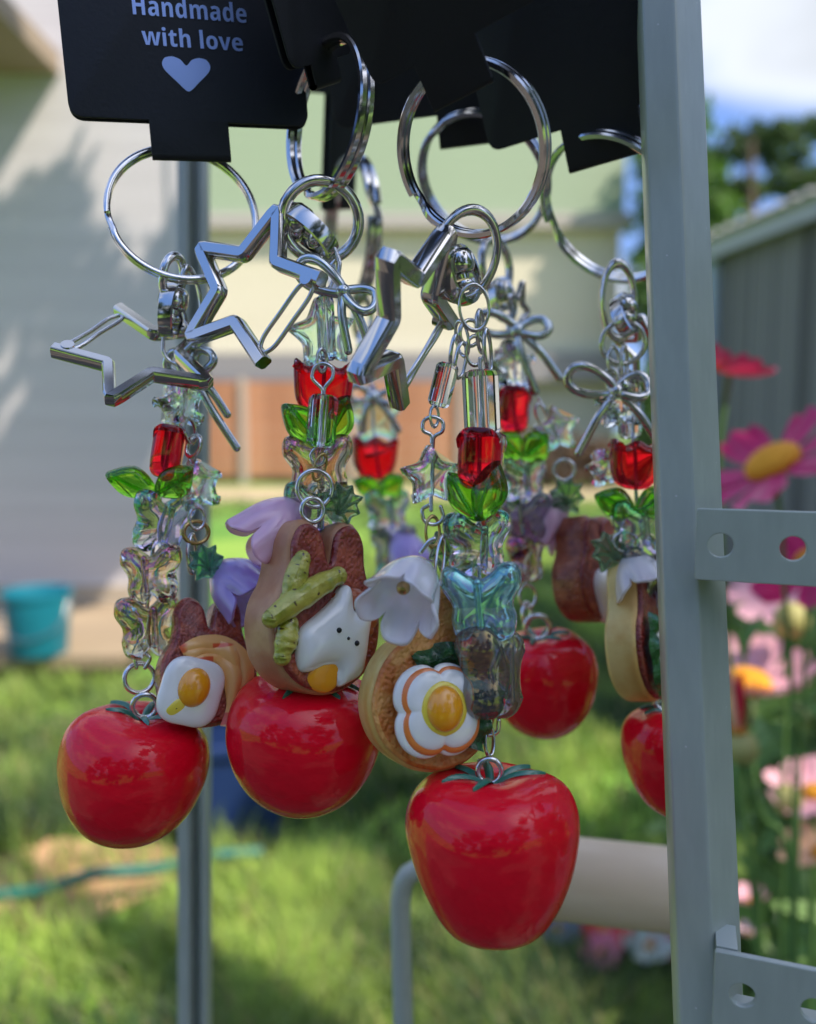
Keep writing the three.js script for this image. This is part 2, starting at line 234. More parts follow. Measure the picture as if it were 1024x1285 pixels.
function tomatoGeo(W, H, seed) {
  const TOMC = PROFILES[seed === 3 ? 1 : 0], n = 96, m = TOMC.length, pos = [], uv = [], idx = [];
  for (let i = 0; i < m; i++) for (let j = 0; j <= n; j++) {
    const p = j / n * 2 * Math.PI, { x: r, y } = TOMC[i], k = 1 + 0.028 * smooth(0.2, 1, y) * Math.cos(5 * p + seed) + 0.012 * Math.sin(2 * p + seed) + 0.012 * Math.sin(3 * p + y * 2 + seed), yy = y + 0.03 * r * Math.cos(3 * p + seed * 2) * smooth(0.5, 1, y);
    pos.push(r * k * Math.cos(p) * W / 2, yy * H / 2, r * k * Math.sin(p) * W / 2); uv.push(j / n, i / m);
  }
  for (let i = 0; i < m - 1; i++) for (let j = 0; j < n; j++) { const a = i * (n + 1) + j; idx.push(a, a + n + 1, a + n + 2, a, a + n + 2, a + 1); }
  const g = geoFrom(pos, idx, uv), nn = g.attributes.normal; // close the seam
  for (let i = 0; i < m; i++) { const a = i * (n + 1), b = a + n, v = V3(nn.getX(a) + nn.getX(b), nn.getY(a) + nn.getY(b), nn.getZ(a) + nn.getZ(b)).normalize(); nn.setXYZ(a, v.x, v.y, v.z); nn.setXYZ(b, v.x, v.y, v.z); }
  return g;
}
function calyxGeo(W, H, seed) {
  const R = rng(seed * 977 + 5), out = [], L = 6;
  for (let k = 0; k < L; k++) {
    const a = (k + 0.5 * R()) / L * 2 * Math.PI, len = 0.46 + 0.2 * R(), wv = 0.5 * (R() - 0.5), pos = [], idx = [], S = 12;
    for (let i = 0; i <= S; i++) { const t = i / S, r = 0.03 + len * t, hw = (0.075 * Math.pow(1 - t, 0.6) * (0.55 + 0.9 * t) + 0.004), an = a + wv * t * t, y = tomTop(r, PROFILES[seed === 3 ? 1 : 0]) + 0.022 + 0.03 * Math.sin(t * 3);
      for (const [s, dy] of [[-1, -0.03], [-0.5, 0.012], [0, 0.02], [0.5, 0.012], [1, -0.03]]) { const px = Math.cos(an) * r - Math.sin(an) * s * hw, pz = Math.sin(an) * r + Math.cos(an) * s * hw; pos.push(px * W / 2, (y + dy) * H / 2, pz * W / 2); } }
    for (let i = 0; i < S; i++) for (let j = 0; j < 4; j++) { const q = i * 5 + j; idx.push(q, q + 1, q + 6, q, q + 6, q + 5); }
    out.push(geoFrom(pos, idx));
  }
  return merge(out);
}
const mirror = (h) => [...h, ...h.slice().reverse().filter(([x]) => Math.abs(x) > 1e-6).map(([x, y]) => [-x, y])];
const tulipBead = (th = 34) => slab(outline(mirror([[0, -39], [20, -35], [33, -18], [37, 8], [36, 34], [19, 25], [0, 33]])), th, th * 0.34, 6);
function oneLeaf(len, w, th) { return slab(outline([[0, 0], [len * 0.3, w * 0.42], [len * 0.62, w * 0.5], [len, w * 0.18], [len * 0.96, -w * 0.06], [len * 0.62, -w * 0.5], [len * 0.28, -w * 0.4]]), th, th * 0.42, 6); }
function leafBead(l1 = 50, l2 = 46, up = 42) {
  const a = mv(oneLeaf(l1, 36, 22), 0, 0, 0, 0, -12, up), b = mv(oneLeaf(l2, 34, 22), 0, 0, 0, 0, 192, 0); b.rotateZ(0);
  const c = mv(oneLeaf(l2, 34, 22), 0, 0, 0, 0, 12, 180 - up);
  const v = [up, 180 - up].map((q, i) => { const L = i ? l2 : l1, x = Math.cos(q * DEG), y = Math.sin(q * DEG); return tube([[x * 8, y * 8, 11], [x * L * 0.5, y * L * 0.5, 13], [x * L * 0.85, y * L * 0.85, 10]], 2.2); });
  return merge([a, c, ...v]);
}
function butterfly(th = 26) {
  const g = slab(outline(mirror([[0, 22], [10, 26], [24, 35], [38, 32], [41, 16], [31, 0], [33, -14], [28, -29], [14, -33], [0, -22]])), th, th * 0.42, 6);
  return mv(merge([g, mv(new THREE.CapsuleGeometry(4.5, 38, 4, 12), 0, 0, th * 0.42)]), 0, 0, 0, 0, 0, 0, [1, 1.15, 1]);
}
function starBead(R = 32, th = 24) { const p = []; for (let i = 0; i < 10; i++) { const r = i % 2 ? R * 0.6 : R, a = Math.PI / 2 + i * Math.PI / 5; p.push([r * Math.cos(a), r * Math.sin(a)]); } return slab(outline(p, true, 0.35), th, th * 0.36, 5); }
function tubeBead(w, h) { // faceted column with a stepped rim
  const a = new THREE.CylinderGeometry(w / 2, w / 2, h * 0.84, 8, 1), b = mv(new THREE.CylinderGeometry(w * 0.4, w * 0.46, h * 0.08, 8), 0, h * 0.46), c = mv(new THREE.CylinderGeometry(w * 0.46, w * 0.4, h * 0.08, 8), 0, -h * 0.46);
  const pts = [[0.30, -0.5], [0.42, -0.47], [0.5, -0.40], [0.5, 0.40], [0.42, 0.47], [0.30, 0.5], [0.12, 0.5], [0.10, 0.44], [0.10, -0.44], [0.12, -0.5], [0.30, -0.5]].map(([x, y]) => new THREE.Vector2(x * w, y * h));
  return crease(new THREE.LatheGeometry(pts, 10), 0.3);
}
function pressedLeaf(s = 1) {
  const g = slab(outline([[0, -24], [10, -20], [22, -22], [20, -8], [27, 2], [18, 10], [20, 22], [8, 20], [0, 28], [-8, 20], [-20, 22], [-18, 10], [-27, 2], [-20, -8], [-22, -22], [-10, -20]], true, 0.3), 13, 4, 3);
  const v = [[0, 24], [17, 17], [-17, 17], [22, 2], [-22, 2], [17, -16], [-17, -16]].map(([x, y]) => tube([[0, -12, 6], [x * 0.5, y * 0.5 - 3, 8], [x, y, 6]], 1.9, false, 8, 6));
  return mv(merge([g, ...v]), 0, 0, 0, 0, 0, 0, s);
}
function bell(len, R, flare = 0.25, n = 5, th = 4) { // hanging blossom: closed at the top, scalloped petals below
  const A = 100, B = 26, pos = [], uv = [], idx = [];
  for (let side = 0; side < 2; side++) for (let i = 0; i <= B; i++) for (let j = 0; j < A; j++) {
    const p = j / A * 2 * Math.PI, c = Math.abs(Math.cos(n * p / 2)), ext = 0.72 + 0.28 * Math.pow(c, 0.42), v = i / B * ext;
    let r = R * (0.12 + 0.88 * Math.pow(Math.sin(Math.min(v / 0.72, 1) * Math.PI / 2), 0.75)) * (1 + flare * Math.pow(Math.max(0, v - 0.5) * 2, 2)) - side * th;
    r *= 1 - 0.10 * smooth(0.25, 0.8, v) * (1 - c) - 0.03 * smooth(0.3, 1, v) * Math.cos(2 * n * p);
    pos.push(Math.cos(p) * Math.max(0.5, r), len / 2 - v * len - side * th * (1 - i / B), Math.sin(p) * Math.max(0.5, r)); uv.push(j, i);
  }
  const o = (B + 1) * A;
  for (let s = 0; s < 2; s++) for (let i = 0; i < B; i++) for (let j = 0; j < A; j++) { const a = s * o + i * A + j, b = s * o + i * A + (j + 1) % A; s ? idx.push(a, a + A, b + A, a, b + A, b) : idx.push(a, b + A, a + A, a, b, b + A); }
  for (let j = 0; j < A; j++) { const a = B * A + j, b = B * A + (j + 1) % A; idx.push(a, b, b + o, a, b + o, a + o); idx.push(j, o + (j + 1) % A, (j + 1) % A, j, o + j, o + (j + 1) % A); }
  return geoFrom(pos, idx, uv);
}
const BUNNY = outline([[0, -50], [28, -42], [46, -22], [51, 3], [48, 22], [40, 37], [36, 52], [35, 70], [28, 83], [17, 85], [7, 76], [2, 55], [-2, 55], [-7, 76], [-17, 85], [-28, 83], [-35, 70], [-36, 52], [-40, 37], [-48, 22], [-51, 3], [-46, -22], [-28, -42]], true, 0.5);
const inset = (pts, k, cx = 0, cy = 0) => pts.map((p) => new THREE.Vector2(cx + (p.x - cx) * k, cy + (p.y - cy) * k));
const bunnySide = (d) => slab(BUNNY, d, 6, 4, 0.9);
const bunnyFace = (d) => { const g = slab(inset(BUNNY, 0.95, 0, 5), 7, 3, 3, 0.9); g.translate(0, 0, d / 2 + 0.5); return g; };
const lobed = (r, n, amp, ph, sx = 1) => { const p = []; for (let i = 0; i < 72; i++) { const a = i / 72 * 2 * Math.PI, q = r * (1 + amp * Math.cos(n * (a - ph * DEG))); p.push(new THREE.Vector2(q * Math.cos(a) * sx, q * Math.sin(a))); } return p; };
const petalled = (r, ph, sx = 1) => { const p = []; for (let i = 0; i < 96; i++) { const a = i / 96 * 2 * Math.PI, q = r * (0.80 + 0.25 * Math.pow(Math.abs(Math.cos(2 * (a - ph * DEG))), 0.55)); p.push(new THREE.Vector2(q * Math.cos(a) * sx, q * Math.sin(a))); } return p; };
function frill(pts, w, h, waves) { // wavy leaf edge along a path
  const c = spline(pts), N = 60, pos = [], idx = [];
  for (let i = 0; i <= N; i++) { const p = c.getPoint(i / N), t = c.getTangent(i / N), nx = -t.y, ny = t.x; for (let k = 0; k <= 8; k++) { const u = k / 8 - 0.5, wv = Math.sin(i / N * waves * 6.28 + u * 2) * h * (0.5 + u), z = Math.cos(u * 3.1) * h * 0.9 + wv; pos.push(p.x + nx * u * w * (1 + 0.16 * Math.sin(i / N * waves * 6.28)), p.y + ny * u * w, p.z + z); } }
  for (let i = 0; i < N; i++) for (let k = 0; k < 8; k++) { const a = i * 9 + k; idx.push(a, a + 1, a + 10, a, a + 10, a + 9); }
  return geoFrom(pos, idx, pos.flatMap((v, i) => i % 3 === 2 ? [] : [v]));
}
const knobbly = (pts, r, seed) => { const c = spline(pts), g = new THREE.TubeGeometry(c, 40, 1, 14), P = g.attributes.position, N = g.attributes.normal; for (let i = 0; i < P.count; i++) { const t = Math.floor(i / 15) / 40, k = r * (0.75 + 0.35 * Math.sin(t * 3.0 + 0.2) + 0.2 * (noise3(t * 9, seed, i % 15 * 0.5) - 0.5)); const p = c.getPointAt(clamp(t)); P.setXYZ(i, p.x + N.getX(i) * k, p.y + N.getY(i) * k, p.z + N.getZ(i) * k); } g.computeVertexNormals(); const a = pts[0], b = pts.at(-1); return merge([g, mv(new THREE.SphereGeometry(r * 0.8, 14, 10), a[0], a[1], a[2] ?? 0), mv(new THREE.SphereGeometry(r * 0.85, 14, 10), b[0], b[1], b[2] ?? 0)]); };
const ABS = (d) => ({ x: 512, y: 642.5, d, s: 1, m: new THREE.Matrix4() });
const px = (pts) => pts.map(([x, y, z]) => [x - 512, 642.5 - y, z ?? 0]);
const wire = (P, name, pts, r, d, closed = false, mat = M.steelBright) => piece(P, name, tube(px(pts), r, closed), mat, ABS(d));
const link = (P, name, x, y, d, rx, ry, w, yaw = 0, roll = 0, mat = M.steelBright) => piece(P, name, mv(new THREE.TorusGeometry(1, w / Math.max(rx, ry), 10, 40), 0, 0, 0, 0, 0, 0, [rx, ry, Math.max(rx, ry)]), mat, turned(x, y, d, 0, yaw, roll));
function swivel(s = 1) { // riveted barrel held in a flat strap
  const L = (p) => new THREE.LatheGeometry(p.map(([x, y]) => new THREE.Vector2(x, y)), 32);
  const barrel = crease(L([[0, -20], [7, -20], [12, -18], [14.5, -14], [15, -4], [13.5, 1], [11, 3], [7, 4], [6.5, 8], [0, 8]]), 0.8), head = mv(crease(L([[0, 8], [5, 7.4], [9, 5], [10.5, 1.5], [9.5, -1], [0, -1]]), 0.8), 0, 11, 0);
  const strap = mv(crease(L([[19, -7], [22, -6.4], [22.6, 0], [22, 6.4], [19, 7], [18.6, 0], [19, -7]]), 0.7), 0, 4, 0, 0, 0, 90, [1.25, 1, 0.9]);
  return mv(merge([barrel, head, strap]), 0, 0, 0, 0, 0, 0, s);
}
function starTips(R, r) { const p = []; for (let i = 0; i < 10; i++) { const q = i % 2 ? r : R, a = Math.PI / 2 + i * Math.PI / 5; p.push([q * Math.cos(a), q * Math.sin(a), i % 2 ? 0.06 : 0.17]); } return p; }
// star clasp: frame left open between two tips where the sprung gate sits
function starClasp(P, tipsPx, tipIds, d, flip, w, gateAfter) {
  const S = starTips(100, 45), F = fit(tipIds.map((i) => S[i * 2]), tipsPx, d, flip);
  const order = []; for (let k = 0; k < 9; k++) order.push(S[(gateAfter * 2 + 2 + k) % 10]);
  const c = piece(P, 'star_clasp', barFrame(order, false, w, w * 1.15), M.steel, F);
  const A = S[(gateAfter * 2) % 10], B = S[(gateAfter * 2 + 2) % 10], ax = A[0] * 0.86, ay = A[1] * 0.86, bx = B[0] * 0.86, by = B[1] * 0.86;
  const dx = bx - ax, dy = by - ay, L = Math.hypot(dx, dy), nx = -dy / L, ny = dx / L, mx = (ax + bx) / 2, my = (ay + by) / 2, g = 8.5;
  piece(c, 'spring_gate', tube([[ax, ay, 0], [ax + nx * g + dx * 0.14, ay + ny * g + dy * 0.14, 2], [mx + nx * g, my + ny * g, 3], [bx + nx * g - dx * 0.14, by + ny * g - dy * 0.14, 2], [bx, by, 0], [bx - nx * g - dx * 0.14, by - ny * g - dy * 0.14, -2], [mx - nx * g, my - ny * g, -3], [ax - nx * g + dx * 0.14, ay - ny * g + dy * 0.14, -2]], 2.8, true, 80), M.steelBright, F);
  piece(c, 'hinge_block', mv(crease(new THREE.CylinderGeometry(8, 8, 20, 14), 0.4), bx * 0.97, by * 0.97, 0, 90), M.steel, F);
  return c;
}
function bowCharm(P, o) { // o: knot, left loop tip, right loop tip, tail ends on the grid
  const { k, l, r, t1, t2, d, w = 5, fat = 15, mat = M.bow } = o, sub = (a, b, t) => [mix(a[0], b[0], t), mix(a[1], b[1], t)];
  const loop = (tip, z) => { const dx = tip[0] - k[0], dy = tip[1] - k[1], L = Math.hypot(dx, dy), nx = -dy / L * fat, ny = dx / L * fat, P = []; for (let i = 0; i <= 22; i++) { const a = i / 22 * 2 * Math.PI, u = 0.5 - 0.5 * Math.cos(a), v = Math.sin(a) * (0.45 + 0.75 * u); P.push([k[0] + dx * u + nx * v, k[1] + dy * u + ny * v, 3 + z * u + 6 * Math.sin(a)]); } return tube(px(P), w, false, 70); };
  const tail = (t, s) => tube(px([[k[0], k[1], 4], [mix(k[0], t[0], 0.4) + s, mix(k[1], t[1], 0.4), 7], [t[0], t[1], 0]]), w * 0.95, false, 30);
  const b = piece(P, 'bow_charm', merge([loop(l, 2), loop(r, 2), tail(t1, -4), tail(t2, 4)]), mat, ABS(d));
  piece(b, 'knot', mv(crease(new THREE.SphereGeometry(1, 18, 12), 2), k[0] - 512, 642.5 - k[1], 6, 0, 0, 0, [9, 10, 8]), mat, ABS(d));
  return b;
}
function tomato(P, x, y, W, H, d, rx, rz, seed, eye = true) {
  const F = turned(x, y, d, rx, 0, rz), t = piece(P, 'tomato', mv(tomatoGeo(W, H, seed), 0, 0, 0, 0, seed * 37), M.tomato, F);
  piece(t, 'calyx', mv(calyxGeo(W, H, seed), 0, 0, 0, 0, seed * 37), M.calyx, F);
  piece(t, 'eyelet', merge([mv(new THREE.TorusGeometry(15, 3.4, 10, 30), 0, H * 0.41 + 19, 0), mv(new THREE.CylinderGeometry(3.4, 3.4, 22, 10), 0, H * 0.40 - 4, 0)]), M.steelBright, F);
  return t;
}
const bead = (P, name, geo, mat, x, y, d, ry = 0, rz = 0, s = 1, rx = 0) => piece(P, name, geo, mat, turned(x, y, d, rx, ry, rz, s));
const keychain = (label, x, y, d) => thing('keychain', label, 'keychain', at(x, y, d), 'beaded keychains hanging from black cards');

// ------------------------------------------------------------------ ground
{
  const G = 60, pos = [], uv = [], idx = [], col = [], S = 150, R = 160;
  const mapT = noiseTex(512, (u, v) => { const a = tile((x, y) => fbm(x, y, 2.1, 6), u, v, 9), b = tile((x, y) => fbm(x, y, 5.1, 4), u, v, 3); const t = smooth(0.35, 0.65, a), q = smooth(0.5, 0.72, b); return [0, 1, 2].map((k) => mix(mix([0.34, 0.52, 0.18][k], [0.50, 0.64, 0.24][k], t), [0.58, 0.58, 0.30][k], q * 0.3)); }, true);
  const g = new THREE.PlaneGeometry(R * 2, R * 2, 8, 8); g.rotateX(-Math.PI / 2); const U = g.attributes.uv; for (let i = 0; i < U.count; i++) U.setXY(i, U.getX(i) * R, U.getY(i) * R);
  mesh('lawn', g, std({ map: rep(mapT, 0.5), roughness: 1, bumpMap: rep(nFine, 3), bumpScale: 0.03 }), scene).userData.kind = 'structure';
}
const SOIL = onGround(105, 1105);
// grass blades, thinning with distance
{
  const R = rng(77), bladeG = (() => { const p = [], ix = []; for (let i = 0; i <= 4; i++) { const t = i / 4, w = 0.5 * (1 - t * t * 0.95), z = 0.45 * t * t; p.push(-w * 0.0042, t, z, w * 0.0042, t, z); if (i) { const k = i * 2; ix.push(k - 2, k - 1, k + 1, k - 2, k + 1, k); } } return geoFrom(p, ix); })();
  const leafM = phy({ color: lin(1, 1, 1), roughness: 1, side: THREE.DoubleSide, transmission: 0.4, thickness: 0 });
  const N = 170000, im = new THREE.InstancedMesh(bladeG, leafM, N), q = new THREE.Quaternion(), e = new THREE.Euler(), m = new THREE.Matrix4(), c = new THREE.Color(); let k = 0;
  while (k < N) {
    const u = R(), dist = 0.9 + 10.5 * u * u * (0.35 + 0.65 * u), a = (R() - 0.5) * 1.75, x = Math.sin(a) * dist, z = -Math.cos(a) * dist;
    if (x < -0.28 - 0.1 * dist && z < -3.02 && z > -9) { if (x < -0.55) { R(); continue; } }
    if (Math.hypot((x - SOIL.x) / 0.27, (z - SOIL.z) / 0.19) < 0.8 + 0.4 * noise3(x * 20, z * 20) && R() < 0.93) continue;
    const n = fbm(x * 1.6, z * 1.6, 3, 3), n2 = noise3(x * 5, z * 5, 8); if (n < 0.40 && R() < 0.75) continue; if (R() > 0.35 + n2) continue;
    const h = (0.04 + 0.07 * R()) * (0.6 + 0.9 * n2), w = 1.0 + 1.4 * R() * R() + 0.16 * dist;
    e.set((R() - 0.3) * 0.9, R() * 6.28, (R() - 0.5) * 0.7); q.setFromEuler(e); m.compose(V3(x, 0, z), q, V3(w, h, h)); im.setMatrixAt(k, m);
    const t = clamp(0.5 * R() + 2.6 * (fbm(x * 4.2, z * 4.2, 5, 3) - 0.47) + 0.5 * (n2 - 0.4)), dry = R() < 0.08; dry ? c.setRGB(0.36, 0.31, 0.13) : c.setRGB(mix(0.035, 0.43, t), mix(0.10, 0.60, t), mix(0.02, 0.10, t)); im.setColorAt(k, c); k++;
  }
  im.name = 'grass'; im.castShadow = im.receiveShadow = true; tag(im, 'green lawn grass growing all over the ground', 'grass', null, 'stuff'); scene.add(im);
}
const boxAt = (w, h, d, x, y, z, b = 0) => { const g = new THREE.BoxGeometry(w, h, d); g.translate(x, y, z); return g; };
const uvScale = (g, s) => { const u = g.attributes.uv; for (let i = 0; i < u.count; i++) u.setXY(i, u.getX(i) * s, u.getY(i) * s); return g; };
// ------------------------------------------------------------------ pale house wall at the left with its porch slab
{
  const zW = -3.95, xR = -1.12, H = thing('white_house', 'pale grey boarded house wall at far left with dappled light', 'house', V3(-3.5, 0, zW));
  const paint = [0, 1, 2].map((i) => std({ map: toned([0.80 - i * 0.005, 0.785 - i * 0.005, 0.785 - i * 0.005], [0.78, 0.765, 0.765], 2 + i, 4), roughness: 0.7, bumpMap: rep(nFine, 2), bumpScale: 0.001 }));
  const L = 5, n = 22, hb = 0.145;
  const shape = (w) => { const g = new THREE.BoxGeometry(w, hb - 0.0015, 0.018); return g; };
  mesh('wall', boxAt(L, 3.4, 0.2, 3.5 + xR - L / 2, 1.7, -0.13), paint[1], H);
  for (let i = 0; i < n; i++) { const b = mesh('siding_board', shape(L), paint[i % 3], H); b.position.set(3.5 + xR - L / 2, 0.24 + i * hb, 0); }
  mesh('corner_trim', boxAt(0.09, 3.3, 0.06, 3.5 + xR + 0.03, 1.78, 0.0), paint[0], H);
  mesh('plinth', boxAt(L, 0.13, 0.05, 3.5 + xR - L / 2, 0.165, 0.01), std({ color: lin(0.42, 0.36, 0.27), roughness: 0.9, bumpMap: rep(nFine, 4), bumpScale: 0.002 }), H);
  mesh('eave', boxAt(L + 0.4, 0.10, 0.75, 3.5 + xR - L / 2 - 0.72, 2.72, 0.32), std({ color: lin(0.30, 0.24, 0.17), roughness: 0.8 }), H);
  const sl = mesh('porch', (() => { const g = new THREE.BoxGeometry(L, 0.05, 1.02); g.translate(xR + 0.02 - L / 2, 0.112, zW + 0.44); return g; })(), std({ map: toned([0.70, 0.62, 0.50], [0.60, 0.53, 0.43], 8, 5), roughness: 0.9, bumpMap: rep(nFine, 6), bumpScale: 0.003 })); sl.userData.kind = 'structure';
  const base = mesh('painted_shade_base', (() => { const g = new THREE.BoxGeometry(L, 0.085, 0.9); g.translate(xR - 0.02 - L / 2, 0.043, zW + 0.36); return g; })(), std({ color: lin(0.05, 0.045, 0.04), roughness: 1 })); base.userData.kind = 'structure';  // near-black colour paints the shade under the porch edge
}
{ // teal bucket standing on the porch
  const p = at(50, 826, 3.12); p.y = 0.139; const B = thing('bucket', 'teal plastic bucket on the porch at far left', 'bucket', p);
  const pr = [[0, 0.004], [0.098, 0.004], [0.102, 0], [0.104, 0.006], [0.124, 0.225], [0.130, 0.226], [0.131, 0.245], [0.126, 0.248], [0.121, 0.243], [0.100, 0.012], [0, 0.012]].map((q) => new THREE.Vector2(...q));
  const m = std({ color: lin(0.008, 0.18, 0.25), roughness: 0.45 });
  mesh('pail', crease(new THREE.LatheGeometry(pr, 40), 0.6), m, B);
  mesh('handle', mv(tube([[-0.128, 0.22, 0], [-0.11, 0.12, 0.075], [0, 0.075, 0.118], [0.11, 0.12, 0.075], [0.128, 0.22, 0]], 0.003), 0, 0, 0), M.steel, B);
}
{ // blue storage bin on the grass
  const p = onGround(296, 1046); const B = thing('storage_bin', 'dark blue plastic bin on the grass between the two left tomatoes', 'bin', p);
  const m = std({ color: lin(0.012, 0.035, 0.13), roughness: 0.5 });
  const w = 0.12, g = new THREE.CylinderGeometry(w * 1.42, w * 1.25, 0.26, 4, 1, true); g.rotateY(Math.PI / 4); g.translate(0, 0.13, 0); mesh('tub', crease(g, 0.4), m, B);
  const fl = new THREE.BoxGeometry(0.2, 0.01, 0.2); fl.translate(0, 0.012, 0); mesh('floor', fl, m, B);
  const rim = []; for (const [x, z, a] of [[0, 0.122, 0], [0, -0.122, 0], [0.122, 0, 1], [-0.122, 0, 1]]) rim.push(boxAt(a ? 0.02 : 0.222, 0.022, a ? 0.262 : 0.02, x, 0.262, z)); mesh('rim', merge(rim), m, B);
  B.rotation.y = 0.15;
}
{ // garden hose
  const pts = [[-300, 1235], [-100, 1190], [0, 1172], [60, 1166], [120, 1152], [175, 1140], [215, 1134], [260, 1128], [330, 1116]].map(([x, y], i) => { const p = onGround(x, y); p.y = 0.088 + 0.008 * Math.sin(i * 2); return p; });
  const g = mesh('garden_hose', new THREE.TubeGeometry(new THREE.CatmullRomCurve3(pts), 90, 0.012, 10), std({ color: lin(0.01, 0.13, 0.10), roughness: 0.5 })); tag(g, 'dark teal garden hose lying across the grass at lower left', 'hose');
}
{ // patch of bare sandy soil
  const c = SOIL, pts = lobed(0.17, 3, 0.18, 20, 1.5), g = new THREE.ShapeGeometry(new THREE.Shape(pts), 3); g.rotateX(-Math.PI / 2); g.translate(c.x, 0.012, c.z);
  mesh('soil_patch', g, std({ map: rep(toned([0.72, 0.58, 0.42], [0.60, 0.47, 0.33], 3, 6), 4), roughness: 1, bumpMap: rep(nFine, 8), bumpScale: 0.006 })).userData.kind = 'structure';
  const g2 = new THREE.PlaneGeometry(34, 3.4); g2.rotateX(-Math.PI / 2); g2.translate(2, 0.006, -12.6); const m2 = mesh('gravel_path', g2, std({ map: rep(toned([0.72, 0.66, 0.52], [0.62, 0.55, 0.42], 5, 8), 8, 2), roughness: 1, bumpMap: rep(nFine, 30, 4), bumpScale: 0.01 })); m2.userData.kind = 'structure';
}
{ // timber boards added out of view, so chrome and tomatoes reflect something dark
  const W = [0.10, 0.085, 0.12, 0.095].map((v) => std({ color: lin(v, v * 0.86, v * 0.72), roughness: 0.85, bumpMap: rep(nFine, 1, 12), bumpScale: 0.002 })), D = new THREE.Group(); D.name = 'added_deck'; D.userData.kind = 'structure'; D.position.set(0, 0, 0); scene.add(D);
  for (let i = 0; i < 30; i++) { const b = mesh('added_deck_board', boxAt(9, 0.03, 0.135, 0, 0.045, 0), W[(i * 7 + (i >> 2)) % 4], D); b.position.z = -0.42 + i * 0.142; }
}
// ------------------------------------------------------------------ house across the lawn
{
  const z = -16, H = thing('green_roofed_house', 'cream house across the lawn with pale green gable boards', 'house', V3(0, 0, z));
  const cream = std({ map: toned([0.86, 0.83, 0.74], [0.82, 0.79, 0.69], 3, 5), roughness: 0.8 }), cream2 = std({ color: lin(0.52, 0.49, 0.42), roughness: 0.8 }), green = std({ map: toned([0.63, 0.69, 0.58], [0.59, 0.65, 0.54], 6, 5), roughness: 0.7 }), grey = std({ color: lin(0.26, 0.25, 0.25), roughness: 0.8 }), base = std({ color: lin(0.40, 0.37, 0.34), roughness: 0.9 });
  const x0 = -7, x1 = 4.15, W = x1 - x0, cx = (x0 + x1) / 2;
  mesh('wall', boxAt(W, 5.0, 0.3, cx, 2.5, -0.2), cream2, H);
  for (let i = 0; i < 44; i++) { const w = W / 44, b = mesh('siding_board', boxAt(w - 0.02, 2.36, 0.03, 0, 0, 0), i % 3 ? cream : cream2, H); b.position.set(x0 + (i + 0.5) * w, 3.72, -0.02); if (i % 3 === 0) b.material = cream; }
  mesh('ledge', boxAt(W + 0.2, 0.5, 0.5, cx, 2.22, 0.1), grey, H);
  mesh('fascia', boxAt(W + 0.3, 0.28, 0.4, cx, 5.02, 0.06), base, H);
  for (let i = 0; i < 14; i++) { const b = mesh('gable_board', boxAt(W + 0.1, 0.235, 0.05, 0, 0, 0), green, H); b.position.set(cx, 5.29 + i * 0.25, 0.02); b.rotation.x = -0.05; }
  mesh('gable', boxAt(W, 3.6, 0.25, cx, 6.95, -0.2), green, H);
}
{ // terracotta fence in front of it
  const z = -15.2, F = thing('wooden_fence', 'orange-brown board fence at the far end of the lawn', 'fence', V3(0, 0, z));
  const tones = [[0.40, 0.19, 0.10], [0.44, 0.215, 0.115], [0.36, 0.165, 0.085]].map((c) => std({ color: lin(...c), roughness: 0.85, bumpMap: rep(nFine, 2), bumpScale: 0.004 })), post = std({ color: lin(0.42, 0.36, 0.30), roughness: 0.9 });
  for (let i = 0; i < 26; i++) { const x = -7 + i * 0.41; if (i > 21) continue; for (let k = 0; k < 6; k++) { const b = mesh('fence_board', boxAt(0.40, 0.29, 0.03, 0, 0, 0), tones[(i * 7 + k * 3) % 3], F); b.position.set(x, 0.28 + k * 0.3, 0); } if (i % 5 === 0) { const p = mesh('post', boxAt(0.12, 2.0, 0.12, 0, 1, 0.05), post, F); p.position.x = x - 0.205; } }
}
